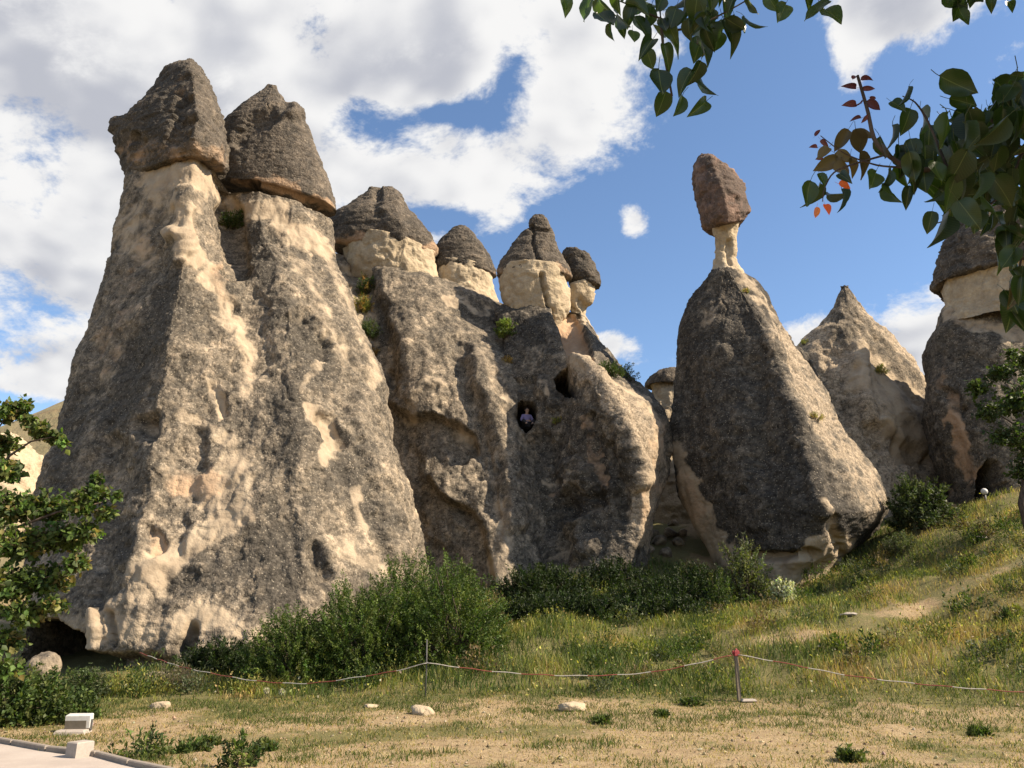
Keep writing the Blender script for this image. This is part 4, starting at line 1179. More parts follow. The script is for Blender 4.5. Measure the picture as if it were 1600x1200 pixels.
EXTRA = [(850, 23.6, (1.4, .9, .62), 240, 'low bush added as dark shade in front, nearest the feathery bushes'), (955, 23.8, (1.4, .9, .55), 240, 'low bush added as dark shade in front, second from the feathery bushes'), (1050, 23.5, (1.3, .9, .55), 220, 'low bush added as dark shade in front, nearest the grey green sapling'), (870, 26.2, (1.3, .9, 1.1), 260, 'bush coloured dark as shade, second from the feathery bushes'), (1010, 25.2, (1.3, .9, .8), 240, 'low bush coloured dark as shade just left of the gap'), (1095, 27.0, (1.0, .8, 1.0), 200, 'bush coloured dark as shade against the left foot of the perched block cone'),
         (830, 25.5, (1.3, 1, 1.3), 260, 'bush coloured dark as shade right of the feathery bushes'), (960, 27, (1.5, 1, 1.0), 260, 'low bush coloured dark as shade below the hollowed cone'),
         (1060, 25.5, (1.2, .9, .9), 220, 'low bush coloured dark as shade in the gap between the cones'), (900, 24, (1.2, .9, .7), 220, 'low bush coloured dark as shade, at the lower middle'),
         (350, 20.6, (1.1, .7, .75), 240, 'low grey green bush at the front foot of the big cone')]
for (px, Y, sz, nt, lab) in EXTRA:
    shrub('bush', lab, at_ground(px, Y), sz, int(nt * 1.4), 20, (.09, .035), SHADE_GREENS, 'bush', None, .5, .5, 5, .2)
shrub('bush', 'leafy bush beside the pale boulder at the cave mouth', at_ground(142, 17.6), (.5, .45, .55), 220, 22, (.06, .022), GREENS[:3] + GREYGREEN, 'bush', None, .6, .4)
shrub('bush', 'dense low leafy bush at the left edge under the tree', at_ground(15, 14.2), (1.2, .7, .85), 420, 18, (.08, .045), GREENS, 'bush', None, .5, .45)
shrub('bush', 'low leafy bush right beneath the left tree, beside the white lamp box', at_ground(95, 14.8), (.75, .5, .5), 240, 18, (.08, .045), GREENS, 'bush', None, .5, .4)
shrub('bush', 'dry grey brush pile under the rope below the big cone', at_ground(275, 18.6), (.7, .4, .42), 160, 16, (.09, .012), [(.10, .085, .06), (.16, .13, .09), (.08, .08, .045)], 'bush', None, .35, .5)
shrub('shrub', 'slender grey green sapling in front of the perched block cone', at_ground(1172, 24.8), (.95, .6, 1.95), 260, 16, (.09, .035), GREYGREEN + YELLOWGREEN[2:], 'sapling', None, .6, .55, 8, .3)
shrub('shrub', 'small sapling at the shade edge left of the grey green sapling', at_ground(1128, 24.2), (.5, .4, 1.1), 100, 14, (.09, .035), GREENS, 'sapling', None, .6, .5)
shrub('shrub', 'dark shrub with pale upper leaves below the pointed cone', at_ground(1470, 28.6), (1.25, .9, 1.75), 380, 16, (.14, .05), [(.035, .05, .02), (.05, .07, .028), (.10, .12, .06)], 'shrub', None, .5, .5)
shrub('shrub', 'low grey green bush in front of the dark shrub on the slope', at_ground(1428, 27.4), (.7, .5, .6), 160, 16, (.08, .02), GREYGREEN, 'shrub', None, .6, .4)
shrub('flowering_plant', 'round white flowering plant at the foot of the perched block cone', at_ground(1231, 24.2), (.40, .35, .72), 260, 14, (.045, .035), [(.55, .55, .42), (.62, .6, .5), (.12, .14, .06)], 'plant', None, .5, .2)


def rock_plant(key, px, py, size, nt, per, leaf, cols, label, cat='plant', up=.5):
    p, n = surf(key, px, py)
    return shrub('rock_plant', label, p - np.array([0, 0, .05]), size, nt, per, leaf, cols, cat, 'plants growing on the rocks', up, size[2] * .6, 4, .25)


ORANGE = [(.30, .17, .05), (.22, .13, .04), (.34, .22, .08)]
rock_plant('A', 370, 352, (.62, .5, .75), 130, 16, (.10, .035), GREENS, 'green bush in the notch below the two big capstones')
rock_plant('B', 572, 452, (.55, .5, .95), 120, 16, (.10, .03), GREENS + ORANGE[:1], 'upper green bush in the gully left of the middle flank')
rock_plant('B', 568, 482, (.55, .5, .80), 110, 16, (.10, .03), ORANGE + YELLOWGREEN, 'rusty brown bush in the middle of the gully')
rock_plant('B', 578, 520, (.55, .5, .80), 110, 16, (.10, .03), GREYGREEN + GREENS, 'grey green bush lowest in the gully')
rock_plant('B', 586, 552, (.32, .3, .40), 60, 12, (.08, .02), ORANGE, 'small rusty tuft below the gully bushes')
rock_plant('C', 786, 522, (.50, .4, .80), 90, 14, (.11, .06), [(.11, .15, .03), (.16, .20, .045), (.08, .11, .03)], 'bright green bush on the ledge under the split capstone')
rock_plant('C', 790, 568, (.32, .3, .35), 60, 12, (.08, .02), ORANGE + STRAW[:1], 'rusty tuft below the bright green bush')
rock_plant('C', 955, 582, (.75, .5, .62), 120, 14, (.09, .03), GREENS[:3], 'dark bush on the shoulder of the hollowed cone')
rock_plant('C', 985, 592, (.55, .4, .75), 60, 10, (.08, .03), GREENS[:3] + GREYGREEN, 'sparse twiggy bush against the sky on the rock shoulder')
rock_plant('C', 868, 656, (.22, .2, .3), 30, 10, (.08, .03), YELLOWGREEN, 'tiny yellow green plant right of the seated person cave')
rock_plant('F', 1380, 578, (.40, .3, .45), 70, 12, (.09, .02), [(.36, .32, .08), (.28, .27, .08)], 'yellow tuft on the face of the pointed cone')
rock_plant('E', 1278, 652, (.30, .25, .3), 40, 10, (.07, .02), STRAW + YELLOWGREEN, 'straw tuft on the sunny edge of the perched block cone')
rock_plant('E', 1165, 452, (.22, .2, .25), 36, 10, (.06, .02), STRAW + YELLOWGREEN, 'straw tuft just below the thin pale neck')
rock_plant('F', 1254, 534, (.3, .25, .25), 36, 10, (.06, .02), YELLOWGREEN, 'yellow green tuft on the left shoulder of the pointed cone')


# ---- trees
def tree(name, label, base, limbs, clusters, leaf, cols, trunk_r, per_m=1.0, cat='tree'):
    """limbs: polylines of world points with a start radius; clusters: (centre, radius, count) of leaf sprays"""
    root = empty(name, base)
    tag(root, label, cat)
    b = MB()
    b.tube(limbs[0][0], np.linspace(trunk_r, trunk_r * .55, len(limbs[0][0])), 9)
    b.build('trunk', M_BARK, root, True)
    for pts, r0 in limbs[1:]:
        b = MB()
        b.tube(pts, np.linspace(r0, r0 * .3, len(pts)), 6)
        b.build('limb', M_BARK, root, True)
    Ps, Ds, Ss, Ls, Ws, Ts = [], [], [], [], [], []
    tb = MB()
    for (c, r, cnt) in clusters:
        c = np.asarray(c, float)
        nt = max(3, cnt // 9)
        for k in range(nt):
            d = rand_unit(1)[0]
            d[2] = d[2] * .7
            tip = c + d * np.array(r) * RNG.random() ** .45
            td = unit(d + np.array([0, 0, .15]))
            tl = .30 * np.mean(r) + .12
            tb.tube([tip - td * tl, tip], [.006, .003], 4, False)
            m = 9
            t = RNG.random(m)
            P = tip - td * (t * tl)[:, None] + rand_unit(m) * leaf[0] * .45
            Ps.append(P)
            Ds.append(unit(rand_unit(m) + np.array([0, 0, -.45]) + td * .5))
            col = palette(1, cols, .2)
            Ts.append(col * (1 + .18 * RNG.normal(size=(m, 1))))
    P, D, T = np.concatenate(Ps), np.concatenate(Ds), np.clip(np.concatenate(Ts), .004, .9)
    S = unit(np.cross(D, rand_unit(len(P))))
    L = leaf[0] * (.65 + .6 * RNG.random(len(P)))
    V, F, T = leaf_arrays(P, D, S, L, L * leaf[1], T)
    obj('crown', mesh_data('crown', V, F, [M_LEAF], {'tint': T}), root)
    tag(tb.build('twigs', M_BARK, root, True), kind='stuff')
    return root


TY = 11.5
tb = np.array([W(-75, 1110, TY)[0] - .5, 13.0, 0.0])
wp = lambda px, py, dy=0.0: W(px, py, TY + dy)
cl = []
for (px, py, rpx, cnt, dy) in ((18, 642, 26, 150, 0), (38, 632, 12, 40, 0), (5, 690, 26, 120, .2), (12, 735, 28, 150, 0), (62, 672, 20, 75, 0), (84, 682, 16, 55, .1), (45, 655, 10, 24, 0), (100, 690, 7, 14, 0),
                               (20, 790, 40, 300, 0), (75, 790, 36, 240, .2), (125, 785, 28, 150, -.1), (150, 768, 22, 90, 0), (165, 800, 18, 60, 0), (30, 850, 46, 330, 0), (95, 840, 40, 250, .2), (135, 830, 26, 120, 0),
                               (20, 910, 44, 300, 0), (75, 905, 38, 220, .2), (118, 880, 22, 90, 0), (40, 955, 34, 190, 0), (85, 945, 22, 80, 0), (10, 1000, 28, 140, 0), (10, 1040, 24, 90, -.3), (-40, 700, 50, 200, 0), (-50, 820, 60, 300, 0.3), (-60, 950, 60, 250, 0), (-90, 620, 60, 200, .4), (150, 745, 8, 18, 0), (183, 772, 6, 10, 0)):
    m = rpx / FOC * TY
    cl.append((wp(px, py, dy), (m, m * 1.3, m), int(cnt * 4.6)))
tree('tree', 'leafy green tree cut off by the left edge before the cave', tb,
     [([tb, tb + [0.15, -.5, 1.0], wp(-60, 880, .2), wp(-50, 760)], 0), ([wp(-60, 880), wp(10, 830), wp(90, 800), wp(160, 785)], .03), ([wp(-55, 800), wp(15, 712), wp(48, 690), wp(85, 682)], .024),
      ([wp(-50, 760), wp(-20, 690), wp(20, 640)], .025), ([wp(-66, 930), wp(10, 920), wp(80, 900)], .025), ([wp(-68, 980), wp(-10, 1000), wp(12, 1030)], .02)],
     cl, (.088, .78), [(.10, .16, .034), (.11, .165, .038), (.07, .11, .026)] + GREENS + [(.12, .15, .04), (.20, .17, .06)], .09)

TY2 = 24.5
g2 = at_ground(1640, TY2)
wq = lambda px, py, dy=0.0: W(px, py, TY2 + dy)
cl = []
for (px, py, rpx, cnt) in ((1530, 605, 22, 110), (1565, 580, 30, 170), (1600, 560, 34, 220), (1545, 640, 30, 170), (1590, 625, 42, 320), (1570, 680, 34, 220), (1610, 690, 44, 300), (1640, 600, 60, 300), (1660, 680, 60, 300), (1600, 735, 30, 160), (1520, 598, 10, 24), (1580, 548, 12, 30)):
    m = rpx / FOC * TY2
    cl.append((wq(px, py), (m, m * 1.2, m), int(cnt * 3.0)))
tree('tree', 'dark leafy tree on the slope at the right edge before the capped column', g2,
     [([g2, g2 + [-.1, 0, 1.2], wq(1615, 680), wq(1605, 610)], 0), ([wq(1615, 690), wq(1580, 660), wq(1540, 635)], .04), ([wq(1610, 640), wq(1580, 600), wq(1560, 580)], .035), ([wq(1610, 720), wq(1600, 735)], .03)],
     cl, (.14, .6), GREENS[:3] + [(.05, .075, .022)], .13)

# ---- the tree overhead: real leaves hang into the picture, the rest of its crown is out of frame to the right
M_NEAR, NN = material('pear_leaf')
oi = NN.new('ShaderNodeObjectInfo').outputs['Random']
geoP = NN.new('ShaderNodeTexCoord').outputs['Object']
sx = NN.new('ShaderNodeSeparateXYZ', {0: geoP})
vein = NN.math('ABSOLUTE', NN.math('SINE', NN.math('MULTIPLY', NN.math('ADD', sx.outputs[1], NN.math('MULTIPLY', NN.math('ABSOLUTE', sx.outputs[0]), -.7)), 42.0)))
mrib = NN.ramp(NN.math('ABSOLUTE', sx.outputs[0]), 0.006, 0.02, 1.0, 0.0)
lc = NN.mix(oi, (0.011, 0.022, 0.008), (0.036, 0.060, 0.015))
lc = NN.mix(NN.math('MULTIPLY', NN.ramp(vein, 0.0, 0.25, 1.0, 0.0), 0.25), lc, (0.10, 0.13, 0.05))
lc = NN.mix(NN.math('MULTIPLY', mrib, 0.5), lc, (0.14, 0.16, 0.07))
pb = NN.new('ShaderNodeBsdfPrincipled', {'Base Color': lc, 'Roughness': 0.36, 'Specular IOR Level': 0.5})
pt = NN.new('ShaderNodeBsdfTranslucent', {'Color': NN.mix(1.0, lc, (2.6, 3.0, 0.9), 'MULTIPLY')})
NN.new('ShaderNodeOutputMaterial', {'Surface': NN.new('ShaderNodeMixShader', {0: 0.32, 1: pb.outputs[0], 2: pt.outputs[0]}).outputs[0]})


def flat_leaf_material(name, a, b):
    m, N = material(name)
    r = N.new('ShaderNodeObjectInfo').outputs['Random']
    c = N.mix(r, a, b)
    p = N.new('ShaderNodeBsdfPrincipled', {'Base Color': c, 'Roughness': 0.4})
    t = N.new('ShaderNodeBsdfTranslucent', {'Color': N.mix(1.0, c, (1.8, 1.5, 1.2), 'MULTIPLY')})
    N.new('ShaderNodeOutputMaterial', {'Surface': N.new('ShaderNodeMixShader', {0: 0.4, 1: p.outputs[0], 2: t.outputs[0]}).outputs[0]})
    return m


M_NEAR_RED = flat_leaf_material('young_red_leaf', (0.07, 0.02, 0.025), (0.14, 0.05, 0.04))
M_NEAR_OLIVE = flat_leaf_material('olive_leaf', (0.06, 0.05, 0.02), (0.12, 0.10, 0.035))
M_NEAR_ORANGE = flat_leaf_material('orange_leaf', (0.60, 0.12, 0.03), (0.62, 0.22, 0.06))


def near_leaf_mesh(name, mats, wide=0.78, fold=0.25, curl=0.25, wave=0.0, seed=0):
    """unit leaf, stalk at the origin, tip at (0, 1, 0)"""
    r = np.random.default_rng(seed)
    ts = np.array([0, .06, .16, .30, .46, .62, .76, .88, .96, 1.0])
    w = np.array([0, .30, .43, .50, .49, .42, .30, .15, .05, 0]) * wide
    V, F = [], []
    for i, t in enumerate(ts):
        zc = -curl * t * t
        for s in (-1, -.5, 0, .5, 1):
            a = abs(s)
            V.append((s * w[i], t - .05 * a * (t < .2), zc + fold * w[i] * a * a + wave * math.sin(t * 9 + s * 2) * a + r.normal() * .006))
    n = 5
    for i in range(len(ts) - 1):
        for k in range(n - 1):
            F.append((i * n + k, i * n + k + 1, (i + 1) * n + k + 1, (i + 1) * n + k))
    k = len(V)
    for t in (0.0, .5, 1.0):
        for a in (0, 2.09, 4.19):
            V.append((.013 * math.cos(a), -.42 * t + .02, .013 * math.sin(a) + .16 * t * t))
    for i in range(2):
        for a in range(3):
            F.append((k + i * 3 + a, k + i * 3 + (a + 1) % 3, k + i * 3 + 3 + (a + 1) % 3, k + i * 3 + 3 + a))
    return mesh_data(name, np.array(V), np.array(F), mats)


LEAF_ME = [near_leaf_mesh('leaf', [M_NEAR], w_, f_, c_, v_, i) for i, (w_, f_, c_, v_) in enumerate(((.80, .3, .2, .0), (.72, .55, .45, .02), (.86, .2, .12, .04), (.62, .8, .5, .0), (.78, .35, -.25, .05), (.70, .9, .3, .03), (.82, .5, .55, .02)))]
LEAF_RED = near_leaf_mesh('leaf', [M_NEAR_RED], .55, .5, .3, .0, 9)
LEAF_OLIVE = near_leaf_mesh('leaf', [M_NEAR_OLIVE], .75, .3, .2, .02, 10)
LEAF_ORANGE = near_leaf_mesh('leaf', [M_NEAR_ORANGE], .7, .5, .3, .02, 11)

NY = 2.4
over = empty('overhanging_tree', (5.2, 1.9, 0.0))
tag(over, 'near tree hanging dark glossy leaves into the top right of the view', 'tree')
over_loc = np.array(over.location)


def nw(px, py, dy=0.0):
    return W(px, py, NY + dy)


twigs = [  # (polyline in pixels with depth offset, start radius)
    ([(1750, -420, 0.2), (1420, -260, .1), (1150, -120, 0), (1040, -30, 0), (1035, 60, 0), (1050, 150, .02)], .011),
    ([(1035, 30, 0), (1010, 20, 0), (950, -5, .05), (880, -15, .1)], .004), ([(1038, 50, 0), (1090, 40, .04), (1150, 10, .08), (1200, -20, .1)], .005),
    ([(1150, -120, 0), (1250, -60, -.1), (1290, 0, -.1)], .005), ([(1700, -250, .2), (1560, -80, .2), (1520, -10, .2), (1500, 20, .2)], .006),
    ([(2000, 60, .5), (1760, 180, .3), (1600, 235, .15), (1480, 262, 0), (1420, 262, 0), (1370, 225, 0), (1355, 170, 0), (1340, 118, 0)], .014),
    ([(1420, 262, 0), (1370, 258, 0), (1320, 240, 0), (1282, 212, 0)], .004), ([(1390, 240, 0), (1310, 265, 0), (1290, 290, 0), (1285, 315, 0)], .004),
    ([(1480, 262, 0), (1450, 190, .05), (1430, 160, .05), (1410, 150, .05)], .005), ([(1600, 235, .15), (1540, 180, .1), (1500, 150, .1)], .006),
    ([(1600, 235, .15), (1560, 310, .1), (1490, 340, .1), (1460, 350, .1)], .005), ([(1760, 180, .3), (1660, 340, .2), (1600, 390, .1), (1590, 470, .1), (1580, 500, .1)], .006),
]
for pts, r0 in twigs:
    P = np.array([nw(*p) for p in pts])
    P = catmull(P, np.linspace(0, len(P) - 1, len(P) * 4), False, .2)
    b = MB()
    b.tube(P, np.linspace(r0, r0 * .35, len(P)), 7)
    b.build('branch', M_BARK, over, True)
b = MB()
b.tube([(5.2, 1.9, -.1), (5.15, 1.95, 1.2), (5.0, 2.1, 2.4), (4.6, 2.3, 3.6), (4.2, 2.4, 4.6)], [.17, .14, .12, .09, .05], 10)
b.build('trunk', M_BARK, over, True)
for pts in ([(5.0, 2.1, 2.4), (3.6, 2.6, 2.6), tuple(nw(2000, 60, .5))], [(4.6, 2.3, 3.6), (3.2, 2.6, 3.7), tuple(nw(1750, -420, .2))], [(4.6, 2.3, 3.6), (3.0, 2.7, 3.4), tuple(nw(1700, -250, .2))]):
    b = MB()
    pts = catmull(np.array(pts, float), np.linspace(0, 2, 14), False, .1)
    b.tube(pts, np.linspace(.06, .013, 14), 8)
    b.build('limb', M_BARK, over, True)

LR = random.Random(4)


def put_leaf(px, py, size_px, ang=None, me=None, dy=None, flat=None):
    """a leaf whose middle stands at a pixel; ang = direction of its tip in the picture, 0 = down, + = towards the right"""
    dy = LR.uniform(-.12, .12) if dy is None else dy
    c = nw(px, py, dy)
    Ls = size_px / FOC * (NY + dy) * 1.06
    ang = LR.gauss(0, .45) if ang is None else ang
    tipd = Vector((math.sin(ang), LR.gauss(0, .30), -math.cos(ang))).normalized()
    Ls *= LR.uniform(.78, 1.12)
    nrm = Vector((LR.gauss(0, .6), -1, LR.gauss(0, .6)))
    if LR.random() < .25:
        nrm = Vector((LR.gauss(0, 1), LR.gauss(0, .6), LR.gauss(0, .6)))
    sd = tipd.cross(nrm).normalized()
    nrm = sd.cross(tipd)
    o = bpy.data.objects.new('leaf', me or LR.choice(LEAF_ME))
    COL.objects.link(o)
    o.parent = over
    M = Matrix((sd, tipd, nrm)).transposed().to_4x4()
    base = Vector(c) - tipd * Ls * .5
    M.translation = base - Vector(over_loc)
    o.matrix_local = M @ Matrix.Diagonal((Ls * LR.uniform(.72, 1.08), Ls, Ls * LR.uniform(.7, 1.5), 1))
    return o


z8 = lambda zx, zy: (850 + zx * .469, zy * .467)
top_leaves = [(75, 15, 40), (145, 20, 46), (190, 25, 40), (205, 75, 48), (222, 108, 34), (262, 100, 30), (285, 50, 44), (335, 95, 46), (345, 150, 44), (352, 200, 36), (400, 90, 44), (412, 185, 44), (470, 42, 44), (505, 30, 40),
              (540, 160, 48), (545, 60, 44), (435, 130, 44), (580, 95, 44), (640, 85, 44), (692, 85, 44), (612, 20, 44), (690, 20, 40), (795, 40, 46), (760, 10, 36), (385, 280, 44), (392, 350, 38), (455, 352, 48), (468, 262, 50),
              (520, 285, 46), (522, 358, 46), (510, 245, 34), (240, 10, 40), (320, 15, 44), (380, 20, 44), (430, 60, 44), (560, 5, 40), (350, 60, 44), (300, 120, 30), (480, 100, 36)]
for zx, zy, s in top_leaves:
    put_leaf(*z8(zx, zy), s * 1.05)
for k in range(26):
    put_leaf(LR.uniform(960, 1180), LR.uniform(-20, 75), LR.uniform(38, 48))
put_leaf(1275, 15, 62, -1.0, LEAF_ME[2]); put_leaf(1302, 22, 60, .45, LEAF_ME[2]); put_leaf(1262, -5, 46, .2)
for zx, zy, s in ((1370, 10, 44), (1395, 60, 36), (1380, 35, 40), (1440, 10, 30), (1490, 8, 24), (1556, 15, 26), (1350, -20, 44), (1420, -10, 40)):
    put_leaf(*z8(zx, zy), s)
# the right hand spray: single leaves on its rim first
rim = [(1205, 325, 38, -.2), (1210, 405, 46, -.3), (1275, 405, 50, .1), (1375, 285, 56, 1.3), (1400, 340, 42, 1.2), (1525, 290, 50, 1.4), (1580, 255, 30, 1.2), (1170, 460, 40, .2), (1180, 350, 30, .4),
       (875, 650, 42, -.3), (905, 660, 40, .1), (965, 660, 36, .3), (1005, 670, 46, .3), (930, 600, 30, .4), (1000, 590, 30, .2), (1150, 600, 40, 0), (1155, 650, 44, .2), (1190, 600, 44, 0), (1210, 660, 44, .1),
       (1285, 745, 44, -.2), (1325, 770, 48, 0), (1240, 560, 44, 0), (1100, 600, 34, -.4), (1130, 500, 44, .3), (1500, 745, 30, .2), (1525, 860, 48, .2), (1555, 850, 44, .1), (1560, 790, 44, .2), (1580, 920, 44, .1), (1560, 1040, 46, -.2), (1585, 1075, 44, .1), (1590, 990, 40, 0), (1540, 790, 40, 0), (1530, 820, 40, -.3)]
for zx, zy, s, a in rim:
    put_leaf(*z8(zx, zy), s * 1.05, a + LR.gauss(0, .15))
for zx, zy, s, a in ((1035, 255, 18, 2.6), (1080, 262, 26, 1.8), (1020, 288, 28, -1.5), (1082, 296, 26, 1.4), (1020, 348, 30, -1.3), (1098, 328, 20, 1.5), (1050, 348, 20, -.6), (1100, 352, 28, .9), (1040, 395, 22, -1.4), (1070, 398, 18, -.8),
                     (912, 442, 20, 2.5), (900, 490, 24, -1.2), (935, 480, 20, .5), (918, 528, 16, -1)):
    put_leaf(*z8(zx, zy), s * .9, a, LEAF_RED, .0)
for zx, zy, s, a in ((990, 470, 44, -.6), (1050, 475, 44, .4), (1065, 450, 34, 1.2), (940, 550, 46, -1.1), (995, 570, 44, -.2), (1065, 555, 44, .5), (1000, 525, 30, .8), (930, 510, 30, -.8), (1135, 500, 40, .1), (1030, 560, 40, .2), (1565, 985, 44, -.2)):
    put_leaf(*z8(zx, zy), s * 1.05, a, LEAF_OLIVE)
for zx, zy, s, a in ((908, 712, 18, .0), (945, 698, 24, .2), (1005, 620, 22, 1.4)):
    put_leaf(*z8(zx, zy), s, a, LEAF_ORANGE, -.02)
# then the dense middle
fill_poly = np.array([z8(*p) for p in ((1225, 480), (1310, 430), (1400, 410), (1500, 330), (1640, 290), (1680, 700), (1520, 770), (1430, 760), (1360, 740), (1290, 690), (1215, 620), (1190, 540))])
cnt = 0
while cnt < 120:
    x, y = LR.uniform(1380, 1640), LR.uniform(120, 375)
    if poly_mask(np.array([x]), np.array([y]), fill_poly, .5)[0] > .5:
        put_leaf(x, y, LR.uniform(40, 66), dy=LR.uniform(-.2, .35))
        cnt += 1
for k in range(10):
    put_leaf(LR.uniform(1575, 1625), LR.uniform(360, 470), LR.uniform(34, 46))

# the part of the crown that shades those leaves (beyond the frame, towards the sun)
n = 11000
cc = np.array([[1.5, 2.1, 4.4], [2.3, 1.9, 4.5], [3.1, 1.9, 4.9], [2.6, 2.0, 3.9], [3.5, 1.8, 4.2], [4.2, 1.9, 5.2], [3.3, 2.0, 3.4], [4.6, 2.0, 4.1], [2.4, 1.9, 3.3]])
k = RNG.integers(0, len(cc), n)
P = cc[k] + rand_unit(n) * (np.array([.9, .85, .75]) * RNG.random((n, 1)) ** .4)
qx, qy = project(P)
keep = ~((qx > -40) & (qx < 1690) & (qy > -90)) & (P[:, 1] > .6)
P = P[keep]
D = unit(rand_unit(len(P)) + np.array([0, 0, -.6]))
S = unit(np.cross(D, rand_unit(len(P))))
L = .085 * (.7 + .5 * RNG.random(len(P)))
V, F, T = leaf_arrays(P, D, S, L, L * .75, palette(len(P), GREENS))
tag(obj('crown', mesh_data('crown', V, F, [M_LEAF], {'tint': T}), over), kind='stuff')


# ================================================================ grass and weeds
def field(name, label, n, region, height, width, colour, dens, kind_label, lean=.35, flower=0.0):
    """one mass of blades on the ground; region = (ymin, ymax, px range), dens(x, y) thins it out"""
    y0, y1, p0, p1 = region
    Y = np.sqrt(RNG.random(n) * (y1 ** 2 - y0 ** 2) + y0 ** 2)
    px = RNG.uniform(p0, p1, n)
    X = (px - 800) / FOC * Y / math.cos(PITCH) * 0.99
    q = np.stack([X, Y, 0 * X], 1)
    keep = RNG.random(n) < dens(X, Y, q)
    X, Y, q = X[keep], Y[keep], q[keep]
    n = len(X)
    P = np.stack([X, Y, ground_z(X, Y) - .01], 1)
    h = height(X, Y, q) * (.55 + .8 * RNG.random(n))
    D = unit(np.array([0, 0, 1.0]) + RNG.normal(size=(n, 3)) * lean * np.array([1, 1, .1]))
    a = RNG.uniform(0, 2 * math.pi, n)
    S = np.stack([np.cos(a), np.sin(a) * .6, 0 * a], 1)
    droop = RNG.normal(size=(n, 3)) * .16
    droop[:, 2] = -np.abs(droop[:, 2])
    T = colour(X, Y, q)
    wd = width * (.6 + .8 * RNG.random(n)) * (.6 + .4 * Y / 18)
    V, F4, F3, T2 = blade_arrays(P, D, S, h, wd, T, droop)
    if flower:
        m = RNG.random(n) < flower
        k = np.where(m)[0]
        tip = V.reshape(-1, 5, 3)[k, 4]
        L = np.full(len(k), .055) * (.5 + RNG.random(len(k)))
        FD = unit(rand_unit(len(k)) + np.array([0, 0, .6]))
        FS = unit(np.cross(FD, rand_unit(len(k))))
        fc = np.where(RNG.random((len(k), 1)) < .5, palette(len(k), [(.42, .40, .10), (.36, .34, .12)]), palette(len(k), STRAW + [(.45, .42, .30)]))
        LV, LF, LT = leaf_arrays(tip, FD, FS, L, L * .6, fc)
        F3 = np.concatenate([F3, LF + len(V)])
        V = np.concatenate([V, LV])
        T2 = np.concatenate([T2, LT])
    o = obj(name, mesh_data(name, V, [F4, F3], [M_GRASS], {'tint': T2}))
    tag(o, label, kind_label, kind='stuff')
    return o


def mixcol(sel, *pals):
    """pick per blade from several palettes by a selector in 0..1"""
    n = len(sel)
    k = np.clip((sel * len(pals)).astype(int), 0, len(pals) - 1)
    out = np.zeros((n, 3))
    for i, p in enumerate(pals):
        m = k == i
        out[m] = palette(int(m.sum()), p, .2)
    return out


LAWN_G = [(.095, .115, .035), (.13, .15, .045), (.075, .10, .03)]


def lawn_green(q):
    edge = smooth(q[:, 1], 13.2, 15.8)
    return np.clip(.40 + .45 * edge + 1.05 * fbm(q / 1.7 + 21, 3) + .3 * perlin(q / .5 + 3), 0, 1)


field('grass', 'short patchy grass, straw and green, on the dry lawn in front', 120000, (9.2, 17.4, -60, 1660), lambda x, y, q: .035 + .05 * lawn_green(q), .011,
      lambda x, y, q: mixcol(np.clip(lawn_green(q) * .95 + .25 * RNG.normal(size=len(x)), 0, .999), STRAW, STRAW, STRAW + LAWN_G[:1], LAWN_G, LAWN_G),
      lambda x, y, q: (.20 + .9 * lawn_green(q)) * (1 - pave_mask(x, y)), 'grass', .55)


def weed_tall(q):
    return np.clip(.5 + .9 * fbm(q / 2.0 + 55, 3), 0, 1)


def fence_y(x):
    return np.interp(x, [-12, -6.5, -1.78, 4.6, 12], [17.2, 17.2, 16.6, 16.2, 15.3])


def weed_h(x, y, q):
    ramp = smooth(y - fence_y(x), -.2, 1.6)
    hillside = smooth(x, 4, 9) * smooth(y, 17, 20)
    return (.07 + (.28 - .09 * hillside) * ramp * (.45 + .8 * weed_tall(q))) * (1 - .75 * path_mask(x, y))


def weed_col(x, y, q):
    hillside = smooth(x + .8 * fbm(q / 1.5, 2) * 3, 4.0, 9.5) * smooth(y, 16.5, 19)
    s = .62 - .34 * hillside + .85 * fbm(q / 1.6 + 70, 3) + .16 * RNG.normal(size=len(x)) + .25 * smooth(y, 21, 25)
    s = s - path_mask(x, y) * .5
    s = s + .35 * smooth(-np.abs(y - fence_y(x) - 2.0), -2.0, -.5) * smooth(x, -4, 0) * smooth(-x, -7, -3)
    rust = [(.28, .20, .085), (.22, .165, .075), (.34, .25, .11)]
    return 1.2 * mixcol(np.clip(s, 0, .999), rust, STRAW + rust, YELLOWGREEN, [(.15, .17, .05), (.20, .20, .06)], LAWN_G + GREYGREEN, GREENS)


field('weeds', 'tall mixed weeds and flowering grasses between the rope and the rocks', 230000, (15.4, 31, -60, 1700), weed_h, .016, weed_col,
      lambda x, y, q: smooth(y - fence_y(x), -.6, .8) * (1 - smooth(-x, 8.6, 9.2) * smooth(y, 17.6, 18.2)) * (.12 + 1.05 * weed_tall(q)) * (1 - .7 * path_mask(x, y)) * np.where(y > 26, .55, 1), 'weeds', .32, .045)


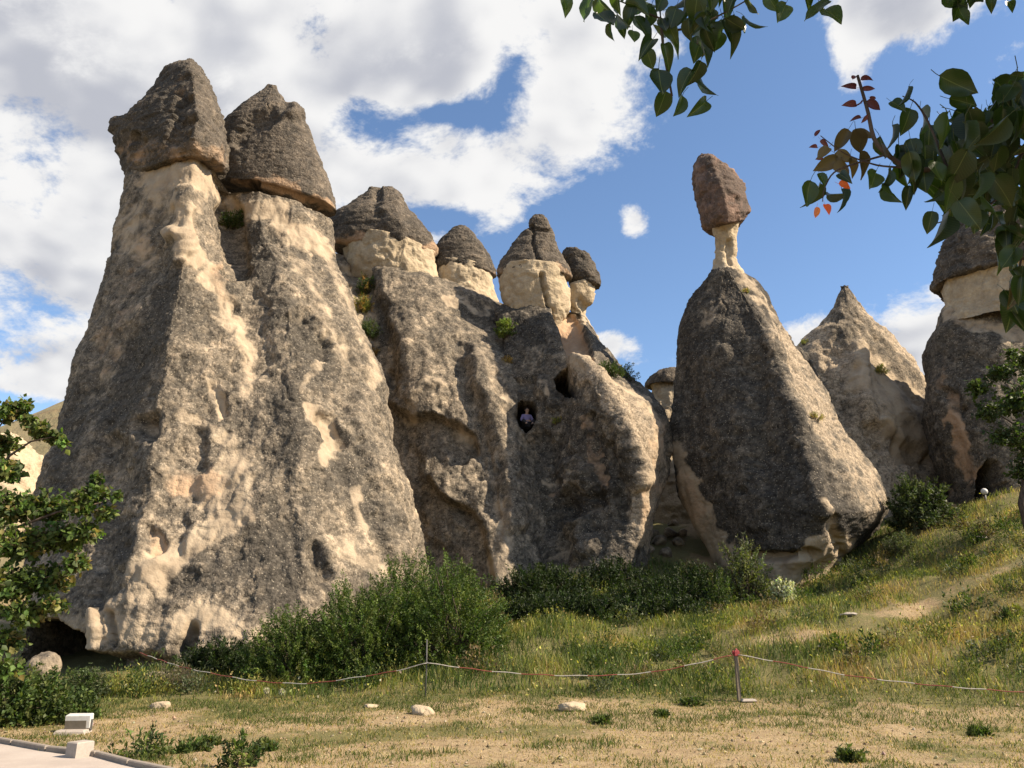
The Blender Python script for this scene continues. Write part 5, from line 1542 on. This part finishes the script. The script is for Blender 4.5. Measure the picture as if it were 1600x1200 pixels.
def scrub():
    """low scrub clumps of every kind scattered through the weeds"""
    Vs, Fs, Ts, nb = [], [], [], 0
    pals = [GREENS, GREYGREEN, GREENS + YELLOWGREEN, YELLOWGREEN, [(.20, .15, .07), (.14, .11, .055)], BUSH]
    spots = 0
    while spots < 230:
        y = math.sqrt(RNG.uniform(16.8 ** 2, 28 ** 2))
        px = RNG.uniform(120, 1640)
        x = (px - 800) / FOC * y / math.cos(PITCH) * .99
        if y < fence_y(x) + .6 or (x < -5.5 and y > 19.5) or path_mask(np.array([x]), np.array([y]))[0] > .1:
            continue
        spots += 1
        z = float(ground_z(x, y)[0])
        h = RNG.uniform(.22, .55) * (1.25 if RNG.random() < .15 else 1)
        r = h * RNG.uniform(.6, 1.3)
        nt, per = int(30 + 40 * r), 9
        d = rand_unit(nt)
        d[:, 2] = np.abs(d[:, 2])
        tip = np.array([x, y, z]) + d * np.array([r, r * .8, h]) * (.4 + .6 * RNG.random((nt, 1)))
        td = unit(d + np.array([0, 0, .9]) + rand_unit(nt) * .4)
        P = (tip[:, None] + td[:, None] * (RNG.random((nt, per, 1)) - .6) * h * .7).reshape(-1, 3)
        D = unit(np.repeat(td, per, 0) + rand_unit(nt * per) * .8)
        S = unit(np.cross(D, rand_unit(nt * per)))
        pal = pals[RNG.integers(0, len(pals))]
        L = RNG.uniform(.05, .085) * (.6 + .8 * RNG.random(len(P)))
        V, F, T = leaf_simple(P, D, S, L, L * RNG.uniform(.25, .5), palette(len(P), pal))
        Vs.append(V); Fs.append(F + nb); Ts.append(T); nb += len(V)
    o = obj('scrub', mesh_data('scrub', np.concatenate(Vs), np.concatenate(Fs), [M_LEAF], {'tint': np.concatenate(Ts)}))
    tag(o, 'low mixed scrub clumps growing among the weeds on the slope', 'scrub', kind='stuff')


scrub()
tuft = lambda q: smooth(fbm(q / .55 + 91, 2), .12, .3)
field('grass', 'scattered taller green grass tufts on the lawn', 60000, (9.2, 17.4, -60, 1660), lambda x, y, q: .05 + .07 * tuft(q), .012,
      lambda x, y, q: mixcol(np.clip(lawn_green(q) + .2 * RNG.normal(size=len(x)), 0, .999), STRAW + YELLOWGREEN, YELLOWGREEN + LAWN_G, LAWN_G, LAWN_G + GREENS[:1]),
      lambda x, y, q: tuft(q) * (.12 + .9 * lawn_green(q)) * (1 - pave_mask(x, y)), 'grass', .5)


def clods():
    """crumbs of dry earth and small gravel on the bare patches"""
    n = 5200
    Y = np.sqrt(RNG.uniform(9.2 ** 2, 16.5 ** 2, n))
    X = (RNG.uniform(-60, 1660, n) - 800) / FOC * Y / math.cos(PITCH) * .99
    q = np.stack([X, Y, 0 * X], 1)
    keep = (RNG.random(n) < (.9 - lawn_green(q))) & (pave_mask(X, Y) < .1)
    X, Y = X[keep], Y[keep]
    n = len(X)
    s = .008 + .03 * RNG.random(n) ** 4
    c = np.stack([X, Y, ground_z(X, Y) + s * .25], 1)
    o_ = np.array([[1, 0, 0], [0, 1, 0], [-1, 0, 0], [0, -1, 0], [0, 0, .8], [0, 0, -.8]], float)
    V = (c[:, None] + (o_[None] * (.7 + .6 * RNG.random((n, 6, 1))) + .15 * RNG.normal(size=(n, 6, 3))) * s[:, None, None]).reshape(-1, 3)
    f = np.array([(0, 1, 4), (1, 2, 4), (2, 3, 4), (3, 0, 4), (1, 0, 5), (2, 1, 5), (3, 2, 5), (0, 3, 5)])
    F = (np.arange(n)[:, None, None] * 6 + f[None]).reshape(-1, 3)
    T = np.repeat(palette(n, [(.36, .28, .19), (.46, .38, .27), (.26, .19, .12)]), 6, 0)
    tag(obj('gravel', mesh_data('gravel', V, F, [M_GRASS], {'tint': T}, False)), 'crumbs of dry earth and fine gravel on the bare lawn', 'gravel', kind='stuff')


clods()

# ================================================================ made things and stones
def plain(name, col, rough=.7, var=.25, scale=12, bump=.004, metal=0.0):
    m, N = material(name)
    P = N.new('ShaderNodeNewGeometry').outputs['Position']
    n = N.noise(P, scale, 5, .65)
    v = N.ramp(n, .25, .75, 1 - var, 1 + var, False)
    c = N.mix(1.0, col, N.new('ShaderNodeCombineColor', {0: v, 1: v, 2: v}).outputs[0], 'MULTIPLY')
    finish(N, c, rough, n, bump, 1.0, .3)
    return m


M_METAL = plain('weathered_steel', (.10, .095, .09), .5)
M_WOOD = plain('weathered_post', (.20, .16, .115), .8, .3, 25)
M_RED = plain('red_tape', (.32, .045, .05), .6)
M_WHITE = plain('white_rope', (.48, .44, .38), .8)
M_ROPE_RED = plain('red_rope', (.27, .075, .055), .8)
M_BOX = plain('white_painted_box', (.62, .61, .58), .5, .15)
M_GLASSY = plain('dark_lamp_glass', (.16, .14, .11), .2, .1)
M_CONC = plain('pale_concrete', (.40, .35, .30), .9, .15, 20)
M_KERB = plain('kerb_concrete', (.27, .23, .19), .9, .2, 14)
M_PAVE = plain('pale_paving', (.56, .49, .44), .9, .10, 9)


# ---- rope fence
def post_at(px, py_top, py_base, Y):
    b = ground_hit(px, py_base)
    b = at_ground(px, Y)
    top = W(px, py_top, Y)
    return b, top


p1b, p1t = post_at(667, 999, 1087, 16.7)
p2b, p2t = post_at(1148, 1016, 1097, 16.3)
fp = empty('fence_post', p1b)
tag(fp, 'thin dark metal rod post holding the rope in front of the bushes', 'fence post', 'rope fence posts')
b = MB()
b.tube([p1b - [0, 0, .2], (p1b + p1t) / 2 + [0.008, 0, 0], p1t], [.014, .013, .012], 8)
b.build('rod', M_METAL, fp, True)
b = MB()
a1 = W(667, 1036, 16.7)
b.tube([a1 + [.0, 0, -.02], a1 + [0, 0, .02]], .026, 8)
b.build('rope_clip', M_METAL, fp, True)
fp = empty('fence_post', p2b)
tag(fp, 'wooden rope post with a red taped top on the open grass', 'fence post', 'rope fence posts')
b = MB()
zc = (p2b[2] - .2 + p2t[2]) / 2
b.box((p2b[0], p2b[1], zc), (.06, .06, p2t[2] - p2b[2] + .2), .25, 1.0, 0, .008)
b.build('stake', M_WOOD, fp)
b = MB()
b.box((p2b[0] + .004, p2b[1], p2t[2] - .055), (.096, .096, .10), .25, 1.05, 0, .01)
b.box((p2b[0] - .05, p2b[1] - .02, p2t[2] - .035), (.06, .03, .06), .6, .7, 0, .006)
b.box((p2b[0] + .01, p2b[1] - .02, p2t[2] + .012), (.05, .05, .04), .1, .6, 0, .006)
b.build('red_tape', M_RED, fp)
b = MB()
b.box((p2b[0] + .16, p2b[1] - .05, p2b[2] + .03), (.30, .16, .05), .1, .85, 0, .015)
b.build('foot_slab', M_CONC, fp)


def rope(label, pts, seg=0.62, r=.0100):
    P = np.array(pts, float)
    P = catmull(P, np.linspace(0, len(P) - 1, 40), False, .1)
    s = np.concatenate([[0], np.cumsum(np.linalg.norm(np.diff(P, axis=0), axis=1))])
    m = int(s[-1] / .07)
    t = np.linspace(0, s[-1], m)
    P = np.stack([np.interp(t, s, P[:, i]) for i in range(3)], 1)
    P[:, 2] += .006 * np.sin(t * 9)
    b = MB()
    b.tube(P, r * (1 + .12 * np.sin(t * 40)), 6)
    me_o = b.build('rope', M_WHITE, None, True)
    me_o.data.materials.append(M_ROPE_RED)
    k = 6
    nf = (len(P) - 1) * k
    idx = np.zeros(len(me_o.data.polygons), np.int32)
    ring = np.arange(nf) // k
    idx[:nf] = ((t[ring] / seg).astype(int) % 2)
    me_o.data.polygons.foreach_set('material_index', idx)
    tag(me_o, label, 'rope', 'red and white barrier ropes')
    return me_o


R1, R2 = W(667, 1036, 16.68), W(1143, 1024, 16.26)
rope('red and white rope sagging between the metal rod and the wooden post', [R1, W(780, 1050, 16.62), W(900, 1056, 16.52), W(1020, 1050, 16.4), R2])
rope('red and white rope running from the wooden post out to the right edge', [W(1153, 1023, 16.26), W(1230, 1037, 16.1), W(1330, 1056, 15.9), W(1460, 1071, 15.65), W(1620, 1083, 15.4), W(1700, 1085, 15.2)])
rope('red and white rope from the metal rod left to the foot of the big cone', [R1, W(620, 1048, 16.8), W(560, 1058, 16.95), W(480, 1068, 17.2), W(400, 1064, 17.6), W(330, 1052, 18.1), W(280, 1041, 18.8), W(218, 1020, 20.6)])


# ---- paved path with kerb and block at the lower left
def build_path():
    pts = catmull(KERB, np.linspace(0, len(KERB) - 1, 60), False, .4)
    n = len(pts)
    z = float(ground_z(-8.0, 10.5, False)[0]) + .045
    xl = -16.5
    V = [(p[0], p[1], z) for p in pts] + [(min(p[0] - 3.5, xl), p[1] - 3.0, z) for p in pts]
    F = [(n + i, n + i + 1, i + 1, i) for i in range(n - 1)]
    m, N = material('path_paving')
    P = N.new('ShaderNodeNewGeometry').outputs['Position']
    a = N.noise(P, 1.3, 5, .6)
    c = N.noise(P, 40, 3, .7)
    col = N.mix(N.ramp(a, .3, .7), (.40, .34, .295), (.49, .425, .37))
    col = N.mix(N.math('MULTIPLY', N.ramp(c, .5, .8), .35), col, (.34, .28, .23))
    finish(N, col, .92, c, .006)
    tag(obj('path', mesh_data('path', np.array(V), np.array(F), [m], None, False)), 'pale paved path cutting across the lower left corner', 'path', kind='structure')
    s = np.concatenate([[0], np.cumsum(np.linalg.norm(np.diff(pts, axis=0), axis=1))])
    root = empty('kerb', (pts[6][0], pts[6][1], 0))
    tag(root, 'low concrete kerb stones edging the pale path', 'kerb', kind='structure')
    step = .95
    for t in np.arange(2.0, s[-1] - 3, step):
        a_ = np.array([np.interp(t, s, pts[:, i]) for i in (0, 1)])
        b_ = np.array([np.interp(t + step - .025, s, pts[:, i]) for i in (0, 1)])
        c_ = (a_ + b_) / 2
        ang = math.atan2(*(b_ - a_)[::-1])
        b = MB()
        b.box((c_[0], c_[1] + .05, z - .02 + random.uniform(-.004, .004)), (np.linalg.norm(b_ - a_), .085, .16), ang + random.uniform(-.008, .008), 1, 0, .012)
        b.build('kerb_stone', M_KERB, root)


build_path()
g = at_ground(149, 10.75)
bl = MB()
top = W(150, 1158, g[1])[2]
bl.box((g[0], g[1], (top + g[2] - .1) / 2), (.20, .24, top - g[2] + .1), rad(-28), .97, 0, .012)
o = bl.build('bollard', M_CONC)
tag(o, 'short square pale stone bollard standing at the path kerb', 'bollard')

# ---- ground floodlight: white box on a stone slab
g = at_ground(140, 13.4)
fl = empty('floodlight', g)
tag(fl, 'white box floodlight on a flat stone slab in the dry grass', 'floodlight')
b = MB(); b.box((g[0] - .03, g[1] - .05, g[2] + .03), (.46, .34, .09), .1, .92, 0, .02); b.build('slab', M_CONC, fl)
b = MB()
b.box((g[0] + .0, g[1] + .04, g[2] + .185), (.36, .15, .20), .12, 1, .12, .012)
bo = b.build('housing', M_BOX, fl)
b = MB(); b.box((g[0] - .012, g[1] - .036, g[2] + .135), (.31, .012, .125), .12, 1, .12); b.build('glass', M_GLASSY, bo)
b = MB()
b.box((g[0] - .19, g[1] + .03, g[2] + .13), (.012, .05, .16), .12); b.box((g[0] + .19, g[1] + .06, g[2] + .13), (.012, .05, .16), .12)
b.build('bracket', M_METAL, fl)

# ---- loose stones
def stone(name, label, pos, size, mat, seed, cat='stone', group=None, flat=1.0, rz=0.0):
    r = np.random.default_rng(seed)
    nu, nv = 28, 16
    th = np.linspace(0, 2 * math.pi, nu, endpoint=False)
    ph = np.linspace(-.5 * math.pi, .5 * math.pi, nv)
    T, H = np.meshgrid(th, ph)
    d = np.stack([np.cos(T) * np.cos(H), np.sin(T) * np.cos(H), np.sin(H)], -1).reshape(-1, 3)
    R = 1 + .28 * fbm(d * 1.3 + seed * 3.1, 3) + .10 * fbm(d * 4 + seed, 2)
    for k in range(7):
        n_ = unit(r.normal(size=3))
        c_ = r.uniform(.62, .9)
        pr = d @ n_ * R
        R = np.where(pr > c_, R * c_ / np.maximum(pr, 1e-6), R)
    V = d * R[:, None] * np.array(size)
    M = np.array(Matrix.Rotation(rz, 3, 'Z'))
    V = V @ M.T
    i = np.arange(nv - 1)[:, None] * nu
    j = np.arange(nu)[None]
    F = np.stack([i + j, i + (j + 1) % nu, i + nu + (j + 1) % nu, i + nu + j], -1).reshape(-1, 4)
    z = np.zeros(len(V))
    me = mesh_data(name, V, F, [mat], {'pale': z + .5, 'crust': z, 'warm': z, 'hi': z})
    o = obj(name, me)
    o.location = [float(c) for c in pos]
    tag(o, label, cat, group)
    return o


def gstone(px, py, rpx, label, seed, hgt=.6, mat=None, name='stone', dep=.8, lift=.25):
    p = ground_hit(px, py)
    s = rpx / FOC * p[1]
    return stone(name, label, p + [0, s * dep * .5, s * hgt * lift], (s, s * dep, s * hgt), mat or M_NECK, seed, rz=seed)


gstone(895, 1110, 24, 'pale chipped stone lying on bare earth, right of the metal rod', 1, .35)
gstone(660, 1116, 22, 'pale flat stone just below the thin metal rod post', 2, .45)
gstone(247, 1107, 15, 'small pale stone in the dry grass right of the floodlight', 3, .55)
gstone(580, 1106, 12, 'small flat pale stone left of the metal rod', 4, .35)
gstone(585, 1056, 16, 'pale stone at the front edge of the bushes under the rope', 5, .6)
gstone(1328, 962, 16, 'flat white stone on the green slope above the worn track', 6, .25, M_CONC)
gstone(1537, 842, 16, 'flat white stone high on the slope near the right edge', 7, .25, M_CONC)
gstone(1298, 884, 26, 'large pale slab leaning at the foot of the perched block cone', 8, .55, M_NECK, 'boulder')
_p = at_ground(75, 20.6)
stone('boulder', 'pale rounded boulder in the mouth of the dark cave', _p + [0, 0, .32], (.40, .36, .42), M_BODY, 9, 'boulder')
gstone(240, 1066, 24, 'pale earthy boulder beneath the rope at the rock foot', 10, .5, M_NECK, 'boulder')
rub = [(1012, 862, 11), (1030, 850, 14), (1048, 838, 13), (1060, 852, 11), (1040, 868, 12), (1066, 836, 9), (1022, 838, 10), (1052, 822, 9)]
for i, (px, py, r_) in enumerate(rub):
    p = ground_hit(px, py)
    s = r_ / FOC * p[1]
    stone('rubble_stone', 'shaded rubble stone heaped in the gap between the hollowed and perched block cones', p + [0, 0, s * .3], (s, s * .9, s * .75), M_BODY, 30 + i, group='rubble in the gap', rz=i)
p = ground_hit(1058, 812)
stone('pointed_stone', 'small pale pointed stone standing on the rubble in the gap', p + [0, 0, .2], (.14, .1, .42), M_CONC, 50)
p = at_ground(1577, 29.5)
lm = empty('lamp', p)
tag(lm, 'small white globe on a stub post by the right edge cave', 'lamp')
zt = W(1577, 768, 29.5)[2]
b = MB(); b.tube([(p[0], p[1], p[2] - .1), (p[0], p[1], zt - .1)], .04, 8); b.build('stub_post', M_METAL, lm, True)
b = MB()
a = np.linspace(-1.45, 1.45, 8)
b.tube([(p[0], p[1], zt + .12 * math.sin(t)) for t in a], [.12 * math.cos(t) for t in a], 12)
b.build('globe', M_BOX, lm, True)
for i, (px, py) in enumerate(((422, 1079), (446, 1081))):
    p = at_ground(px, 17.3)
    zt = W(px, py, 17.3)[2]
    sh_ = empty('seed_head', p)
    tag(sh_, ('left' if i == 0 else 'right') + ' one of two pale round seed heads below the rope', 'flower', 'pale seed heads')
    b = MB(); b.tube([p, (p[0] + .01, p[1], zt)], .006, 5); b.build('stalk', M_WOOD, sh_, True)
    n_ = 160
    D = rand_unit(n_)
    V, F, T = leaf_arrays(np.repeat([[p[0] + .01, p[1], zt]], n_, 0), D, unit(np.cross(D, rand_unit(n_))), np.full(n_, .075), np.full(n_, .016), palette(n_, [(.5, .47, .38)]))
    obj('fluff', mesh_data('fluff', V, F, [M_GRASS], {'tint': T}), sh_)

# low broad-leaved plants on the lawn
for i, (px, py, s, lab) in enumerate(((225, 1185, .34, 'leafy feathered plant by the path at the bottom edge, left one'), (300, 1175, .20, 'small dark green plant right of the feathered plant'), (330, 1165, .16, 'low dark plant left of the round dark plant'),
                                     (415, 1172, .15, 'round dark green plant on the bare lawn'), (375, 1198, .28, 'leafy plant at the bottom edge below the round dark plant'), (1080, 1103, .20, 'dark broad leaved weed left of the wooden post base'), (1035, 1120, .12, 'small dark weed on bare earth left of the wooden post'),
                                     (1330, 1190, .2, 'low green weed at the bottom edge right of centre'), (1530, 1150, .16, 'low green tuft on the dry lawn near the right edge'), (940, 1130, .14, 'low green weed beside the chipped pale stone'))):
    p = ground_hit(px, py)
    shrub('weed_plant', lab, p, (s, s * .8, s * (1.0 if s > .25 else .6)), 34, 12, (.075, .028), GREENS + LAWN_G, 'plant', 'low plants on the lawn', .5, s * .8, 2, .3)

# ---- far hills
def far_hill(name, label, pts, Y, depth, cols):
    m, N = material(name)
    P = N.new('ShaderNodeNewGeometry').outputs['Position']
    a = N.noise(P, .18, 5, .65)
    st = N.noise(N.new('ShaderNodeMapping', {'Vector': P, 'Scale': (.05, .05, .9)}).outputs[0], 1.0, 4, .6)
    col = N.mix(N.ramp(a, .35, .65), cols[0], cols[1])
    col = N.mix(N.math('MULTIPLY', N.ramp(st, .5, .65), .5), col, cols[2])
    finish(N, col, .95, a, .8)
    xs = np.linspace(0, len(pts) - 1, 60)
    top = catmull(np.array([W(px, py, Y) for px, py in pts]), xs, False, .3)
    V = []
    prof = [(-1, -.0), (-.7, .22), (-.4, .6), (-.15, .92), (0, 1.0), (.5, .95), (1, .6)]
    for k, (dy, hz) in enumerate(prof):
        for p in top:
            z0 = -2.0
            V.append((p[0] * (1 + dy * depth / Y * .9), p[1] + dy * depth, z0 + (p[2] - z0) * hz + 1.2 * float(perlin(np.array([[p[0] * .06, dy * 3 + 7.3, k * 1.7]]))[0])))
    n = len(top)
    F = [(k * n + i, k * n + i + 1, (k + 1) * n + i + 1, (k + 1) * n + i) for k in range(len(prof) - 1) for i in range(n - 1)]
    tag(obj(name, mesh_data(name, np.array(V), np.array(F), [m])), label, 'hill', kind='structure')


far_hill('hill', 'dry grassy hill far off behind the left tree', [(-700, 760), (-300, 720), (-100, 690), (0, 664), (60, 645), (100, 630), (200, 600), (400, 640), (600, 760)], 110, 45, ((.30, .24, .13), (.22, .19, .10), (.20, .12, .07)))
far_hill('hill', 'small piece of dry hill far off between the cones at the right', [(900, 760), (1050, 690), (1200, 640), (1350, 610), (1440, 594), (1480, 600), (1700, 640), (2000, 700)], 120, 45, ((.27, .22, .14), (.22, .19, .11), (.3, .26, .17)))

# ---- the seated person in the cave
def skin(name, verts, edges, mat, parent, sub=2):
    me = bpy.data.meshes.new(name)
    me.from_pydata([v[:3] for v in verts], edges, [])
    me.materials.append(mat)
    o = bpy.data.objects.new(name, me)
    COL.objects.link(o)
    o.parent = parent
    sk = o.modifiers.new('skin', 'SKIN')
    sk.use_smooth_shade = True
    if not me.skin_vertices:
        me.skin_vertices.new()
    for i, v in enumerate(verts):
        r = v[3]
        me.skin_vertices[0].data[i].radius = (r, r) if np.isscalar(r) else r
    me.skin_vertices[0].data[0].use_root = True
    sm = o.modifiers.new('sub', 'SUBSURF')
    sm.levels = sm.render_levels = sub
    return o


M_SKIN = plain('skin', (.42, .26, .18), .55, .05)
M_SHIRT = plain('lavender_shirt', (.24, .20, .36), .85, .1)
M_TROUSER = plain('dark_trousers', (.03, .03, .035), .9, .1)
M_HAIR = plain('dark_hair', (.02, .015, .012), .6, .2)
M_SHOE = plain('dark_shoe', (.025, .02, .02), .5, .1)


def build_person():
    lip = min((surf(k, 823, 677)[0] for k in 'BC'), key=lambda p: p[1])
    o = W(823, 669, lip[1] + .85)
    root = empty('person', o)
    tag(root, 'person in a lavender shirt and dark trousers sitting in the cave opening, hands together', 'person')
    root.rotation_euler.z = .22
    bv = [(0, 0, .12, (.15, .12)), (0, .01, .32, (.14, .10)), (0, .01, .50, (.16, .10)), (0, 0, .615, .055), (.01, -.02, .70, .075), (.018, -.03, .79, (.085, .10)), (.02, -.02, .86, .06)]
    be = [(i, i + 1) for i in range(6)]
    for s in (-1, 1):
        k = len(bv)
        bv += [(s * .17, .0, .54, .055), (s * .25, -.06, .32, .045), (s * .15, -.24, .24, .034), (s * .07, -.31, .245, (.03, .018))]
        be += [(2, k), (k, k + 1), (k + 1, k + 2), (k + 2, k + 3)]
        for f in range(4):
            q = len(bv)
            dz = .025 - f * .017
            bv += [(s * .035, -.335 - .008 * f, .245 + dz, .010), (s * .0 - s * .012, -.34 - .004 * f, .24 + dz, .009)]
            be += [(k + 3, q), (q, q + 1)]
        q = len(bv)
        bv += [(s * .06, -.315, .285, .010), (s * .035, -.33, .30, .009)]
        be += [(k + 3, q), (q, q + 1)]
        k = len(bv)
        bv += [(s * .10, -.03, .12, .085), (s * .24, -.36, .27, .06), (s * .12, -.50, .08, .045), (s * .10, -.58, .05, .035)]
        be += [(0, k), (k, k + 1), (k + 1, k + 2), (k + 2, k + 3)]
    skin('body', bv, be, M_SKIN, root)
    sv = [(0, 0, .14, (.165, .135)), (0, .01, .32, (.155, .118)), (0, .01, .50, (.18, .118)), (0, 0, .585, .075)]
    se = [(0, 1), (1, 2), (2, 3)]
    for s in (-1, 1):
        k = len(sv)
        sv += [(s * .175, .0, .54, .075), (s * .255, -.06, .32, .062), (s * .17, -.215, .25, .05)]
        se += [(2, k), (k, k + 1), (k + 1, k + 2)]
    skin('shirt', sv, se, M_SHIRT, root)
    tv = [(0, 0, .10, (.17, .14))]
    te = []
    for s in (-1, 1):
        k = len(tv)
        tv += [(s * .10, -.03, .12, .10), (s * .24, -.36, .27, .078), (s * .12, -.49, .09, .06)]
        te += [(0, k), (k, k + 1), (k + 1, k + 2)]
        skin('shoe', [(s * .12, -.50, .05, .045), (s * .11, -.58, .04, .045), (s * .10, -.68, .03, .035)], [(0, 1), (1, 2)], M_SHOE, root)
    skin('trousers', tv, te, M_TROUSER, root)
    skin('hair', [(0, .03, .78, .07), (0, .03, .86, .085), (0, -.03, .895, .06)], [(0, 1), (1, 2)], M_HAIR, root)
    skin('nose', [(0, -.115, .80, .012), (0, -.135, .775, .016)], [(0, 1)], M_SKIN, root)
    for s in (-1, 1):
        skin('eye', [(s * .035, -.115, .81, .011), (s * .037, -.112, .81, .010)], [(0, 1)], M_HAIR, root, 1)
        skin('ear', [(s * .09, -.01, .80, .018), (s * .093, -.008, .77, .014)], [(0, 1)], M_SKIN, root, 1)
    skin('mouth', [(-.025, -.118, .745, .007), (.025, -.118, .745, .007)], [(0, 1)], plain('lips', (.3, .12, .1)), root, 1)


build_person()
